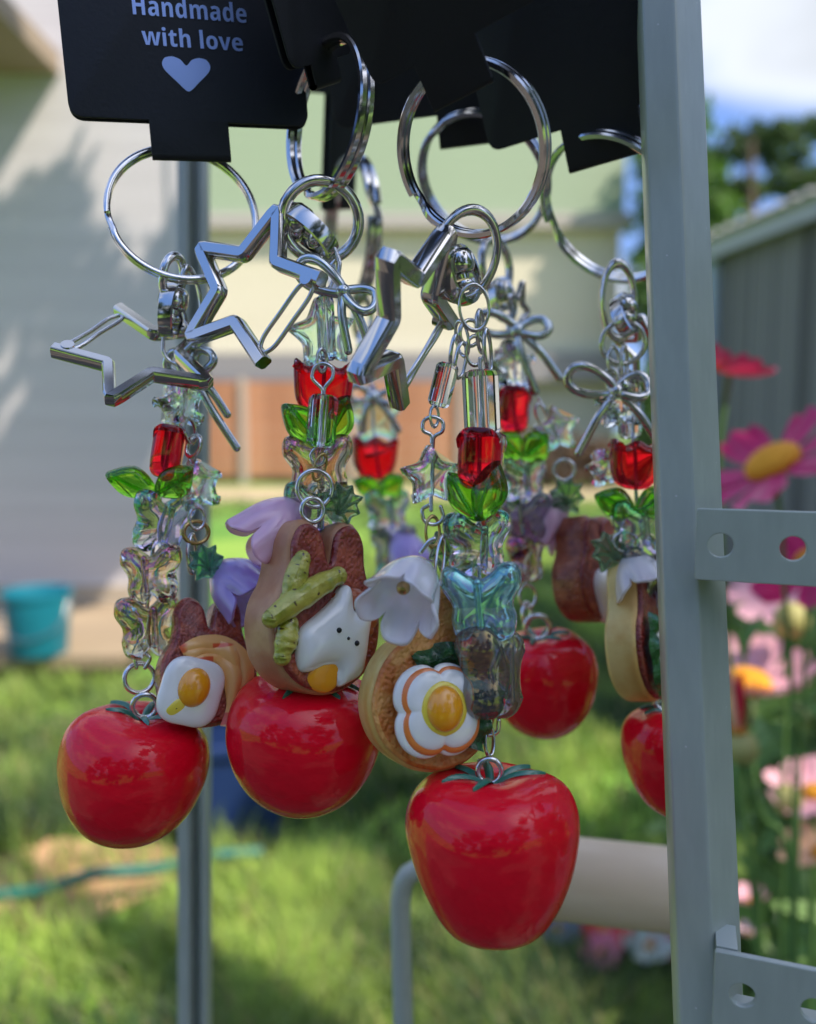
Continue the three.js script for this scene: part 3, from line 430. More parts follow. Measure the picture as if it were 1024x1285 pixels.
// ------------------------------------------------------------------ leaves
const leafGeo = (() => { const p = [], ix = []; for (let i = 0; i <= 3; i++) { const t = i / 3, w = [0.03, 0.36, 0.3, 0.02][i], z = 0.12 * Math.sin(t * 3); p.push(-w, t, z + 0.1 * w, 0, t, z, w, t, z + 0.1 * w); if (i) { const k = i * 3; ix.push(k - 3, k - 2, k + 1, k - 3, k + 1, k, k - 2, k - 1, k + 2, k - 2, k + 2, k + 1); } } return geoFrom(p, ix); })();
function crown(parent, blobs, n, size, c1, c2, seed, name = 'crown') { // leaves in clumps through ellipsoids [x, y, z, rx, ry, rz]
  const R = rng(seed), m = phy({ color: lin(1, 1, 1), roughness: 1, side: THREE.DoubleSide, transmission: 0.4, thickness: 0 }), im = new THREE.InstancedMesh(leafGeo, m, n), q = new THREE.Quaternion(), e = new THREE.Euler(), M4 = new THREE.Matrix4(), c = new THREE.Color();
  const vol = blobs.map((b) => b[3] * b[4] * b[5]), tot = vol.reduce((a, b) => a + b), off = V3(0, 0, 0); let k = 0; const clump = [];
  blobs.forEach((b, i) => { const cnt = Math.max(6, Math.round(110 * Math.sqrt(vol[i] / tot))); for (let j = 0; j < cnt; j++) { let x, y, z; do { x = R() * 2 - 1; y = R() * 2 - 1; z = R() * 2 - 1; } while (x * x + y * y + z * z > 1); clump.push([b[0] + x * b[3], b[1] + y * b[4], b[2] + z * b[5], 0.22 * Math.cbrt(b[3] * b[4] * b[5]) * (0.6 + 0.8 * R()), R()]); } });
  while (k < n) { const C = clump[Math.floor(R() * clump.length)], g = () => (R() + R() + R() - 1.5) * 1.3; e.set(R() * 6.28, R() * 6.28, R() * 6.28); q.setFromEuler(e); const s = size * (0.6 + 0.8 * R()); M4.compose(V3(C[0] + g() * C[3], C[1] + g() * C[3] * 0.7, C[2] + g() * C[3]), q, V3(s, s, s)); im.setMatrixAt(k, M4); const t = clamp(0.6 * C[4] + 0.4 * R()); c.setRGB(mix(c1[0], c2[0], t), mix(c1[1], c2[1], t), mix(c1[2], c2[2], t)); im.setColorAt(k, c); k++; }
  im.name = name; im.castShadow = im.receiveShadow = true; im.userData.kind = 'stuff'; parent.add(im); return im;
}
const BARK = std({ color: lin(0.12, 0.085, 0.06), roughness: 1, bumpMap: rep(nFine, 2, 6), bumpScale: 0.02 });
function limb(parent, pts, r0, r1, name = 'trunk') { const c = spline(pts), g = new THREE.TubeGeometry(c, 30, 1, 12), P = g.attributes.position, N = g.attributes.normal; for (let i = 0; i < P.count; i++) { const t = Math.floor(i / 13) / 30, r = mix(r0, r1, t), p = c.getPointAt(t); P.setXYZ(i, p.x + N.getX(i) * r, p.y + N.getY(i) * r, p.z + N.getZ(i) * r); } g.computeVertexNormals(); return mesh(name, g, BARK, parent); }
{ // big shade tree: branch dips into the top right corner, unseen crown shades rack and wall
  const T = thing('shade_tree', 'large leafy tree whose branch hangs into the top right corner, with unseen low clumps added to darken reflections', 'tree', V3(3.1, 0, 0.9));
  limb(T, [[0, 0, 0], [-0.05, 1.6, 0.05], [-0.3, 3.2, 0.1], [-0.5, 4.4, 0.1]], 0.2, 0.1);
  limb(T, [[-0.25, 2.9, 0.1], [-0.9, 3.9, -1.6], [-1.2, 4.1, -3.0], [-1.45, 3.15, -4.1]], 0.09, 0.02, 'branch'); limb(T, [[-0.3, 3.2, 0.1], [-1.2, 4.4, -0.6], [-2.3, 5.0, -1.6]], 0.08, 0.02, 'branch');
  crown(T, [[-0.98, 4.2, 0.66, 0.6, 0.45, 0.40], [-0.5, 4.7, 0.95, 0.6, 0.5, 0.4], [-1.2, 3.8, 0.75, 0.45, 0.35, 0.38], [-0.3, 4.3, 1.8, 0.9, 0.6, 0.5], [-0.45, 4.1, -0.98, 0.42, 0.3, 0.3], [-2.65, 5.15, -3.05, 0.38, 0.3, 0.35], [-3.05, 5.35, -3.1, 0.3, 0.25, 0.3],  [-2.3, 4.55, -2.95, 0.55, 0.35, 0.5], [-1.75, 5.4, -3.0, 0.35, 0.3, 0.4], [-3.1, 4.6, -3.0, 0.25, 0.22, 0.3], [-1.2, 2.2, 2.2, 1.3, 1.1, 0.5], [-3.6, 1.9, 2.4, 1.3, 1.0, 0.5], [-5.2, 2.2, 1.8, 0.9, 0.9, 0.5], [1.4, 2.4, 0.6, 0.7, 1.4, 1.4], [-1.6, 0.8, 2.6, 1.5, 0.7, 0.4], [-4.6, 0.8, 2.6, 1.5, 0.7, 0.4], [-6.6, 1.0, 1.9, 0.8, 0.8, 0.5], [-1.35, 3.2, -4.1, 0.30, 0.22, 0.35], [-0.9, 3.9, -3.4, 0.45, 0.3, 0.5]], 80000, 0.09, [0.03, 0.075, 0.015], [0.07, 0.14, 0.03], 5);  // low clumps behind the camera are added to darken reflections in chrome and tomatoes
}
function tree(label, x, y, z, blobs, n, size, c1, c2, seed, trunk, cat = 'tree', group, name = 'tree') { const T = thing(name, label, cat, V3(x, 0, z), group); if (trunk) limb(T, [[0, 0, 0], [0.1, trunk * 0.5, 0], [0, trunk, 0]], trunk * 0.035, trunk * 0.01); crown(T, blobs, n, size, c1, c2, seed); return T; }
{ // tree beyond the shed, layered boughs with sky between
  const p = (x, y, d = 16) => { const q = at(x, y, d); return [q.x - 6.6, q.y, q.z + 16]; };
  const B = (x, y, rx, ry, rz) => [...p(x, y), rx, ry, rz];
  tree('tall tree with layered boughs against the blue sky above the shed', 6.6, 0, -16, [B(960, 172, 0.9, 0.16, 0.6), B(1010, 165, 0.7, 0.18, 0.5), B(920, 195, 0.55, 0.14, 0.5), B(985, 195, 0.5, 0.14, 0.5), B(925, 240, 0.7, 0.2, 0.6), B(1000, 228, 0.8, 0.26, 0.6), B(895, 265, 0.35, 0.2, 0.4), B(1090, 190, 0.6, 0.2, 0.6)], 5600, 0.13, [0.035, 0.09, 0.035], [0.13, 0.20, 0.045], 15, 6.6);
}
tree('green trees at the right end of the cream house', 5.2, 0, -15, [[-0.45, 3.4, 0, 0.6, 1.3, 0.6], [-0.3, 5.6, 0, 0.7, 1.4, 0.6], [-0.4, 1.5, 0.2, 0.7, 1.2, 0.5], [0.5, 3.4, 0, 0.6, 1.8, 0.6]], 12000, 0.2, [0.05, 0.14, 0.02], [0.16, 0.30, 0.04], 21, 4.5);
tree('low brown-green shrub before the far fence', 2.5, 0, -13.9, [[0, 0.55, 0, 0.8, 0.5, 0.4], [0.9, 0.45, 0, 0.7, 0.4, 0.4]], 2600, 0.1, [0.12, 0.075, 0.04], [0.22, 0.14, 0.07], 23, 0.7, 'shrub', undefined, 'shrub');
// ------------------------------------------------------------------ weathered shed at the right
{
  const A = V3(at(898, 300, 4.1).x, 0, at(898, 300, 4.1).z), Bp = V3(at(1060, 300, 3.2).x, 0, at(1060, 300, 3.2).z), dir = Bp.clone().sub(A), L = 3.2, yaw = Math.atan2(-dir.z, dir.x);
  const S = thing('garden_shed', 'weathered grey board shed with metal roof at right', 'shed', A); S.rotation.y = yaw;
  const w = 0.092, tones = [0.20, 0.26, 0.14, 0.23, 0.17].map((v, i) => std({ map: noiseTex(64, (a, b) => { const t = fbm(a * 8, b * 1.2, i * 3.1, 4); const k = Math.pow(v, 1 / 2.2) * (0.72 + 0.5 * t); return [k, k * 0.985, k * 0.95]; }, true), roughness: 0.95 }));
  const R = rng(4); mesh('wall', boxAt(L, 1.9, 0.06, L / 2, 0.95, -0.06), std({ color: lin(0.03, 0.03, 0.03), roughness: 1 }), S);
  for (let i = 0; i < 34; i++) { const b = mesh('wall_board', boxAt(w - 0.009, 1.86, 0.018, 0, 0, 0), tones[Math.floor(R() * 5)], S); b.position.set((i + 0.5) * w + 0.07, 0.96, R() * 0.008); b.rotation.z = (R() - 0.5) * 0.004; }
  mesh('corner_trim', boxAt(0.075, 1.9, 0.08, 0.03, 0.95, 0), std({ color: lin(0.42, 0.50, 0.60), roughness: 0.7 }), S);
  const roof = [], tin = std({ color: lin(0.52, 0.53, 0.56), roughness: 0.45, metalness: 0.4 });
  for (let i = 0; i < 36; i++) { const c = new THREE.CylinderGeometry(0.05, 0.05, 1.7, 10, 1, true, -Math.PI / 2, Math.PI); c.rotateX(Math.PI / 2); c.scale(1, 0.4, 1); c.translate(-0.1 + i * 0.095, 0, -0.7); roof.push(c); }
  const rf = mesh('roof', merge(roof), tin, S); rf.position.set(0, 1.985, 0.0); rf.rotation.x = 0.13;
  const fa = mesh('fascia', boxAt(L + 0.3, 0.10, 0.03, L / 2, 0, 0), std({ color: lin(0.50, 0.51, 0.56), roughness: 0.6 }), S); fa.position.set(0, 1.915, 0.075);
}
// ------------------------------------------------------------------ flowers at the right
const stemM = std({ color: lin(0.07, 0.16, 0.035), roughness: 0.6 }), leafPM = phy({ color: lin(0.14, 0.28, 0.05), roughness: 0.5, side: THREE.DoubleSide, transmission: 0.3, thickness: 0 });
const petalM = (c) => phy({ map: rep(noiseTex(64, (u, v) => { const k = 0.9 + 0.2 * fbm(u * 14, v * 2, 3.3, 3); return [c[0] * k, c[1] * k, c[2] * k]; }, true), 1), roughness: 0.55, side: THREE.DoubleSide, transmission: 0.35, thickness: 0 });
const PM = { magenta: petalM([0.80, 0.0, 0.42]), rose: petalM([0.90, 0.28, 0.50]), pale: petalM([0.96, 0.72, 0.78]), blush: petalM([0.97, 0.82, 0.82]), cream: petalM([0.97, 0.78, 0.62]), crimson: petalM([0.78, 0.06, 0.22]) };
const discM = std({ color: lin(0.85, 0.36, 0.01), roughness: 0.7, bumpMap: rep(nGrain, 3), bumpScale: 0.001 }), budM = std({ color: lin(0.38, 0.36, 0.12), roughness: 0.6 });
function petalGeo(len, wid, curl) { const p = [], ix = [], uv = []; for (let i = 0; i <= 8; i++) { const t = i / 8, w = wid * (0.25 + 0.75 * Math.sin(Math.min(1, t * 1.15) * Math.PI * 0.55)) * (t > 0.9 ? 0.8 : 1); for (let j = -3; j <= 3; j++) { const s = j / 3; p.push(t * len * (1 - 0.06 * s * s * (t > 0.85 ? 1 : 0)), curl * t * t * len + 0.05 * len * Math.cos(s * 5) * t, s * w / 2); uv.push(s, t); } if (i) for (let j = 0; j < 6; j++) { const a = (i - 1) * 7 + j; ix.push(a, a + 1, a + 8, a, a + 8, a + 7); } } return geoFrom(p, ix, uv); }
function bloom(P, x, y, d, r, n, mat, { rx = 60, ry = 0, rz = 0, curl = 0.1, wid = 0.62, disc = 0.28, from = 0, to = 1, seed = 1 } = {}) {
  const R = rng(seed * 31 + 7), F = turned(x, y, d, rx, ry, rz, 1), f = piece(P, 'flower', mv(crease(new THREE.SphereGeometry(1, 20, 12), 2), 0, r * 0.05, 0, 0, 0, 0, [r * disc, r * disc * 0.55, r * disc]), discM, F);
  for (let i = 0; i < n; i++) { const a = (i + (R() - 0.5) * 0.3) / n * Math.PI * 2; piece(f, 'petal', mv(mv(petalGeo(r * (0.92 + 0.16 * R()), r * wid * (0.8 + 0.35 * R()), curl + (R() - 0.5) * 0.22), r * disc * 0.4, 0, 0), 0, 0, 0, 0, -a / DEG, 0), mat, F); }
  return f;
}
const stem = (P, pts, r, d) => piece(P, 'stem', tube(px(pts), r, false), stemM, ABS(d));
const bud = (P, x, y, d, r, mat = budM) => piece(P, 'bud', mv(new THREE.LatheGeometry([[0, -1], [0.55, -0.95], [0.95, -0.4], [0.98, 0.2], [0.7, 0.75], [0.3, 0.98], [0, 1]].map(([a, b]) => new THREE.Vector2(a * r, b * r)), 18), 0, 0, 0), mat, turned(x, y, d, 10, 0, -8));
const blade = (P, x, y, d, len, wid, rz, ry = 20) => piece(P, 'leaf', mv(petalGeo(len, wid, -0.18), 0, 0, 0, 70, 0, 0), leafPM, turned(x, y, d, 0, ry, rz));
{
  const d = 0.45, P = thing('magenta_cosmos', 'magenta daisy-like flowers with an orange-yellow centre above the crossbar', 'flowering plant', at(985, 1500, d));
  bloom(P, 972, 584, d, 108, 7, PM.magenta, { rx: 20, rz: 28, curl: 0.14, wid: 0.52, disc: 0.33, seed: 2 });
  bloom(P, 893, 462, d + 0.05, 62, 7, PM.rose, { rx: -8, rz: -22, curl: 0.35, wid: 0.7, disc: 0.2, seed: 5 });
  bloom(P, 1018, 706, d + 0.03, 70, 7, PM.magenta, { rx: 50, rz: 20, curl: 0.2, seed: 8 });
  stem(P, [[975, 590, -10], [988, 640, -20], [1000, 760, -30], [1010, 950, -30], [1000, 1500, -20]], 3.2, d); stem(P, [[915, 470, 0], [905, 600, -10], [930, 900, -20], [985, 1500, 0]], 4, d + 0.07); stem(P, [[1018, 715, -6], [1012, 900, -10], [985, 1500, 0]], 2.6, d + 0.03);
}
{
  const d = 0.54, P = thing('pale_pink_daisy', 'pale pink daisies and round buds below the crossbar at right', 'flowering plant', at(960, 1500, d));
  bloom(P, 938, 858, d, 68, 9, PM.pale, { rx: 24, rz: -10, curl: 0.55, wid: 0.5, disc: 0.42, seed: 3 });
  bloom(P, 926, 918, d - 0.06, 30, 5, PM.crimson, { rx: 0, rz: 4, curl: 2.1, wid: 0.4, disc: 0.35, seed: 6 }); bloom(P, 927, 920, d - 0.062, 26, 4, PM.cream, { rx: 0, rz: 4, curl: 2.2, wid: 0.3, disc: 0.35, seed: 7 });
  bud(P, 932, 938, d - 0.06, 20, budM);
  bloom(P, 1022, 995, d, 48, 9, PM.pale, { rx: 45, rz: 10, curl: 0.3, seed: 10 }); bloom(P, 1030, 1070, d - 0.03, 42, 8, PM.cream, { rx: 30, rz: 30, curl: 0.5, seed: 11 });
  bloom(P, 965, 742, d + 0.05, 46, 8, PM.pale, { rx: 60, rz: 8, curl: 0.2, seed: 12 }); bloom(P, 940, 1132, d + 0.05, 22, 7, PM.pale, { rx: 20, curl: 0.6, seed: 13 }); bloom(P, 938, 1172, d + 0.02, 18, 7, PM.blush, { rx: 20, curl: 0.5, seed: 14 });
  bud(P, 993, 778, d, 22); bud(P, 988, 1004, d, 19); bud(P, 1002, 900, d + 0.08, 14);
  stem(P, [[930, 955, 0], [960, 1030, 0], [992, 1090, 0], [1010, 1500, 0]], 4.5, d - 0.06); stem(P, [[938, 880, 0], [950, 980, -10], [970, 1500, 0]], 3.5, d); stem(P, [[993, 798, 0], [985, 900, 0], [975, 1500, 0]], 3, d); stem(P, [[988, 1020, 0], [995, 1120, 0], [985, 1500, 0]], 3, d); stem(P, [[1022, 1010, 0], [1010, 1500, 0]], 5, d);
  const R = rng(91); for (let i = 0; i < 110; i++) { const y = 760 + R() * 620, x = 880 + R() * 240; blade(P, x, y, d + 0.04 + R() * 0.3, 60 + R() * 90, 14 + R() * 18, -40 + R() * 170, R() * 60 - 30); }
}
{ // leafy bed behind the flowers
  const B = thing('flower_bed', 'dense green foliage behind the pink daisies at lower right, with an unseen clump that darkens the upright', 'foliage', V3(0.75, 0, -1.25));
  crown(B, [[0.1, 0.4, 0, 0.42, 0.38, 0.35], [0.45, 0.5, -0.2, 0.45, 0.4, 0.4], [-0.08, 0.22, 0.12, 0.22, 0.22, 0.2], [0.75, 0.9, 1.2, 0.45, 0.9, 0.7]], 9500, 0.06, [0.08, 0.19, 0.035], [0.24, 0.38, 0.07], 33, 'foliage');  // last clump is out of view, placed to darken the right face of the upright
}
{ // small bright garden flowers in the grass, far below the grip
  const list = [[758, 1168, 30, 'scarlet'], [700, 1166, 26, 'slate'], [755, 1196, 24, 'pink'], [815, 1188, 30, 'white'], [800, 1164, 22, 'leaf'], [846, 1186, 24, 'scarlet'], [660, 1190, 22, 'lime']];
  const C = { scarlet: petalM([0.92, 0.24, 0.14]), slate: petalM([0.42, 0.44, 0.56]), pink: petalM([0.92, 0.52, 0.60]), white: petalM([0.88, 0.92, 0.86]), leaf: petalM([0.2, 0.62, 0.26]), lime: petalM([0.66, 0.72, 0.2]) };
  const words = { scarlet: 'scarlet', slate: 'grey-blue', pink: 'pink', white: 'white', leaf: 'bright green', lime: 'yellow-green' };
  list.forEach(([x, y, r, k], i) => { const g = onGround(x, y + 36), dd = 1 / 1, p = g.clone(); const P = thing('garden_flower', `small blurred ${words[k]} flower in the grass ${i === 5 ? 'beside the grey upright' : 'below the cream wooden grip'}`, 'flower', p, undefined);
    const D = -(p.clone().sub(EYE)).dot(BACK); bloom(P, x, y, D - 0.02, r, 6, C[k], { rx: 50, curl: 0.3, wid: 0.9, disc: 0.2, seed: 40 + i }); bloom(P, x + 6, y + 9, D + 0.03, r * 0.8, 6, C[k], { rx: 30, curl: 0.4, wid: 0.9, disc: 0.15, seed: 60 + i });
    piece(P, 'stem', tube([[x - 512, 642.5 - y, 0], [x - 509, 642.5 - y - 36, 0]], 3), stemM, ABS(D)); });
}
// ------------------------------------------------------------------ metal display rack
const quad = (a, b, c, d) => { const g = geoFrom([...a, ...b, ...c, ...d], [0, 1, 2, 0, 2, 3], [0, 0, 1, 0, 1, 1, 0, 1]); return g; };
function prism(plan, low, high) { // upright of constant plan (metres around its foot), swept from low to high
  const n = plan.length, pos = [], uv = [], idx = []; let per = 0;
  for (let k = 0; k < 2; k++) { per = 0; plan.forEach(([x, z], i) => { const b = k ? high : low; pos.push(b.x + x, b.y, b.z + z); uv.push(per, k * low.distanceTo(high)); const q = plan[(i + 1) % n]; per += Math.hypot(q[0] - x, q[1] - z); }); }
  for (let i = 0; i < n; i++) { const j = (i + 1) % n; idx.push(i, j, n + j, i, n + j, n + i); }
  const caps = THREE.ShapeUtils.triangulateShape(plan.map((p) => new THREE.Vector2(...p)), []); for (const [a, b, c] of caps) { idx.push(a, c, b, n + a, n + b, n + c); }
  return crease(geoFrom(pos, idx, uv), 0.6);
}
function roundPlan(pts, r) { const out = [], n = pts.length; pts.forEach((p, i) => { const a = pts[(i + n - 1) % n], b = pts[(i + 1) % n], P = new THREE.Vector2(...p), A = new THREE.Vector2(...a).sub(P), B = new THREE.Vector2(...b).sub(P); const ra = Math.min(r, A.length() * 0.4), rb = Math.min(r, B.length() * 0.4); A.setLength(ra).add(P); B.setLength(rb).add(P); for (const s of [0, 0.25, 0.5, 0.75, 1]) out.push([A.x * (1 - s) ** 2 + 2 * P.x * s * (1 - s) + B.x * s * s, A.y * (1 - s) ** 2 + 2 * P.y * s * (1 - s) + B.y * s * s]); }); return out; }
const rack = thing('display_rack', 'grey-green metal display rack with a thick upright at right and perforated crossbars', 'display rack', onGround(905, 1285, 0.35).setZ(-0.14));
rack.position.copy(at(905, 1500, 0.136));
{
  const rel = (v) => v.clone().sub(rack.position);
  const hi = rel(at(837, -260, 0.1545)), lo = rel(at(907, 1480, 0.1375)), mm = 0.001;
  mesh('upright', prism(roundPlan([[-5.6, -3], [0, 0], [7.4, -5.8], [6.4, -10], [-4, -12]].map(([x, z]) => [x * mm, z * mm]), 0.0011), lo, hi), M.paint, rack);
  const bar = (py0, py1, x0, x1, d0, d1, holes, lip) => { // perforated flat bar running right and towards the viewer
    const A = rel(at(x0, (py0 + py1) / 2, d0)), B = rel(at(x1, (py0 + py1) / 2, d1)), L = Math.hypot(B.x - A.x, B.z - A.z), H = (py1 - py0) * d0 / 1000, yaw = Math.atan2(-(B.z - A.z), B.x - A.x);
    const sh = new THREE.Shape(), h = H / 2, r = 0.0007; sh.moveTo(0, -h + r); sh.quadraticCurveTo(0, -h, r, -h); sh.lineTo(L, -h); sh.lineTo(L, h); sh.lineTo(r, h); sh.quadraticCurveTo(0, h, 0, h - r);
    for (const u of holes) { const c = new THREE.Path(); c.absarc(u * mm, 0, 0.00205, 0, Math.PI * 2, true); sh.holes.push(c); }
    const th = 0.0013, g = [crease(new THREE.ExtrudeGeometry(sh, { depth: th - 0.0006, bevelEnabled: true, bevelSize: 0.0003, bevelOffset: -0.0003, bevelThickness: 0.0003, bevelSegments: 3, curveSegments: 28 }), 0.5)];
    for (const y of lip ? [h, -h] : [-h]) { const f = new THREE.BoxGeometry(lip && y > 0 ? 0.0034 : L - 0.0005, 0.0011, 0.007); f.translate(lip && y > 0 ? 0.0020 : L / 2, y - Math.sign(y) * 0.0006, -0.0042); g.push(f); }
    const m = merge(g); m.rotateY(yaw); m.translate(A.x, A.y, A.z); return mesh('perforated_crossbar', m, M.paint, rack);
  };
  bar(637, 727, 873, 1130, 0.1398, 0.1290, [4.1, 15.4, 26.7], false);
  bar(1186, 1288, 895, 1130, 0.1372, 0.1275, [4.6, 15.6, 26.6], true);
  // far upright behind the left keychain
  const h2 = rel(at(237, -300, 0.31)), l2 = rel(at(240, 1480, 0.295));
  mesh('upright', prism(roundPlan([[-5.2, -0.4], [-0.6, 0], [-0.6, -9], [3.6, -9], [3.6, -0.8], [5.2, -0.8], [5.2, -11], [-5.2, -11]].map(([x, z]) => [x * mm, z * mm]), 0.0006), l2, h2), M.paint, rack);
  mesh('top_rod', (() => { const c = new THREE.CylinderGeometry(0.0035, 0.0035, 0.25, 14); c.rotateZ(Math.PI / 2); const p = rel(at(540, -330, 0.185)); c.translate(p.x, p.y, p.z); return c; })(), M.paint, rack);
}
{ // bent rod with a pale wooden grip
  const d = 0.25, g = thing('carry_handle', 'cream wooden grip on a bent grey rod behind the front tomato', 'handle', at(505, 1500, d));
  const T = (pts, r) => tube(px(pts), r);
  piece(g, 'bent_rod', T([[512, 1500, 0], [508, 1350, 0], [504, 1200, 0], [503, 1125, 0], [512, 1098, 0], [535, 1090, 0], [580, 1092, 2], [700, 1100, 8], [900, 1122, 20]], 13), M.paint, ABS(d));
  const c = 0; const prof = [[0, -112], [44, -112], [49, -107], [50, -97], [50, 97], [49, 107], [44, 112], [0, 112]].map(([x, y]) => new THREE.Vector2(x, y));
  piece(g, 'wooden_grip', mv(crease(new THREE.LatheGeometry(prof, 44), 0.5), 0, 0, 0, 0, 6, 87), M.handle, turned(765, 1108, d - 0.004));
}
// ------------------------------------------------------------------ black cards
const font = await new FontLoader().loadAsync('fonts/droid/droid_sans_bold.typeface.json');
const capt = (s, h, z) => { const t = new TextGeometry(s, { font, size: h, depth: 0.5, curveSegments: 6, bevelEnabled: false }); t.computeBoundingBox(); t.translate(-(t.boundingBox.max.x + t.boundingBox.min.x) / 2, 0, z); return t; };
const HEART = (w) => slab(outline([[0, -20], [14, -8], [26, 4], [29, 12], [25, 19], [16, 21], [7, 18], [0, 11], [-7, 18], [-16, 21], [-25, 19], [-29, 12], [-26, 4], [-14, -8]], true, 0.4), 0.5, 0, 1);
// body W x H above the neck, neck w x h folded round the split ring
function card(label, x, y, d, o) {
  const { W, H, w, h, ry = 0, rz = 0, rx = 0, off = 0, th = 5 } = o, F = turned(x, y, d, rx, ry, rz), C = thing('jewellery_card', label, 'display card', at(x, y, d), 'black cards holding the keychains');
  const r = 18, s = new THREE.Shape(), L = -W / 2 + off, R = W / 2 + off;
  s.moveTo(-w / 2, -h); s.lineTo(w / 2, -h); s.lineTo(w / 2, 0); s.lineTo(R - r, 0); s.quadraticCurveTo(R, 0, R, r); s.lineTo(R, H); s.lineTo(L, H); s.lineTo(L, r); s.quadraticCurveTo(L, 0, L + r, 0); s.lineTo(-w / 2, 0);
  const front = slab(s.getPoints(10), 3, 0.8, 2), back = front.clone(); front.translate(0, 0, th); back.translate(0, 0, -th);
  const fold = new THREE.CylinderGeometry(th + 1.4, th + 1.4, w, 18, 1, true, 0, Math.PI); fold.rotateZ(Math.PI / 2); fold.rotateX(Math.PI / 2); fold.rotateZ(0);
  const fp = []; for (let i = 0; i <= 12; i++) { const a = Math.PI + i / 12 * Math.PI; fp.push([-Math.cos(a) * (th + 1.4), Math.sin(a) * (th + 1.4)]); }
  const pos = [], idx = [], uv = []; fp.forEach(([z, yy], i) => { pos.push(-w / 2, -h + yy + 0.5, -z, w / 2, -h + yy + 0.5, -z); uv.push(-w / 2, i * 3, w / 2, i * 3); if (i) { const k = i * 2; idx.push(k - 2, k - 1, k + 1, k - 2, k + 1, k); } });
  piece(C, 'folded_card', merge([front, back, geoFrom(pos, idx, uv)]), M.card, F);
  return { C, F, z: th + 1.6 };
}
{
  const { C, F, z } = card('leftmost black card lettered with white words and a heart', 237, 155, 0.161, { W: 290, H: 430, w: 96, h: 40, ry: 3, rz: 1.0, rx: -22, off: 6 });
  const word = (s, h, x, y, k) => mv(capt(s, h, z), x - 237, 155 - y, 0, 0, 0, 0, [k, 1, 1]);
  piece(C, 'lettering', merge([word('Handmade', 22.5, 251, 31, 0.86), word('with love', 21, 251, 66, 0.95)]), M.foil, F);
  piece(C, 'heart', mv(HEART(), 240 - 237, 155 - 99, z + 0.3), M.foil, F);
}
card('black card of the second keychain, seen almost edge-on', 402, 78, 0.158, { W: 150, H: 330, w: 62, h: 22, ry: 58, rz: 15, off: 0 });
{
  const { C, F, z } = card('front black card with its bottom edge sloping up to the right', 558, 62, 0.1335, { W: 330, H: 420, w: 84, h: 54, ry: -10, rz: 25, rx: 4, off: 66 });
  piece(C, 'heart', mv(HEART(), 42, 96, z + 0.3), M.foil, F);
}
card('black card behind the front card, its neck just under it', 600, 138, 0.197, { W: 330, H: 460, w: 104, h: 34, ry: -6, rz: 6, off: -20 });
card('rightmost black card beside the grey upright', 752, 148, 0.173, { W: 240, H: 480, w: 98, h: 48, ry: -12, rz: 14, off: -26 });
card('farthest black card with a narrow neck behind the second ring', 430, 120, 0.252, { W: 240, H: 420, w: 54, h: 130, ry: 48, rz: -4, off: 0 });
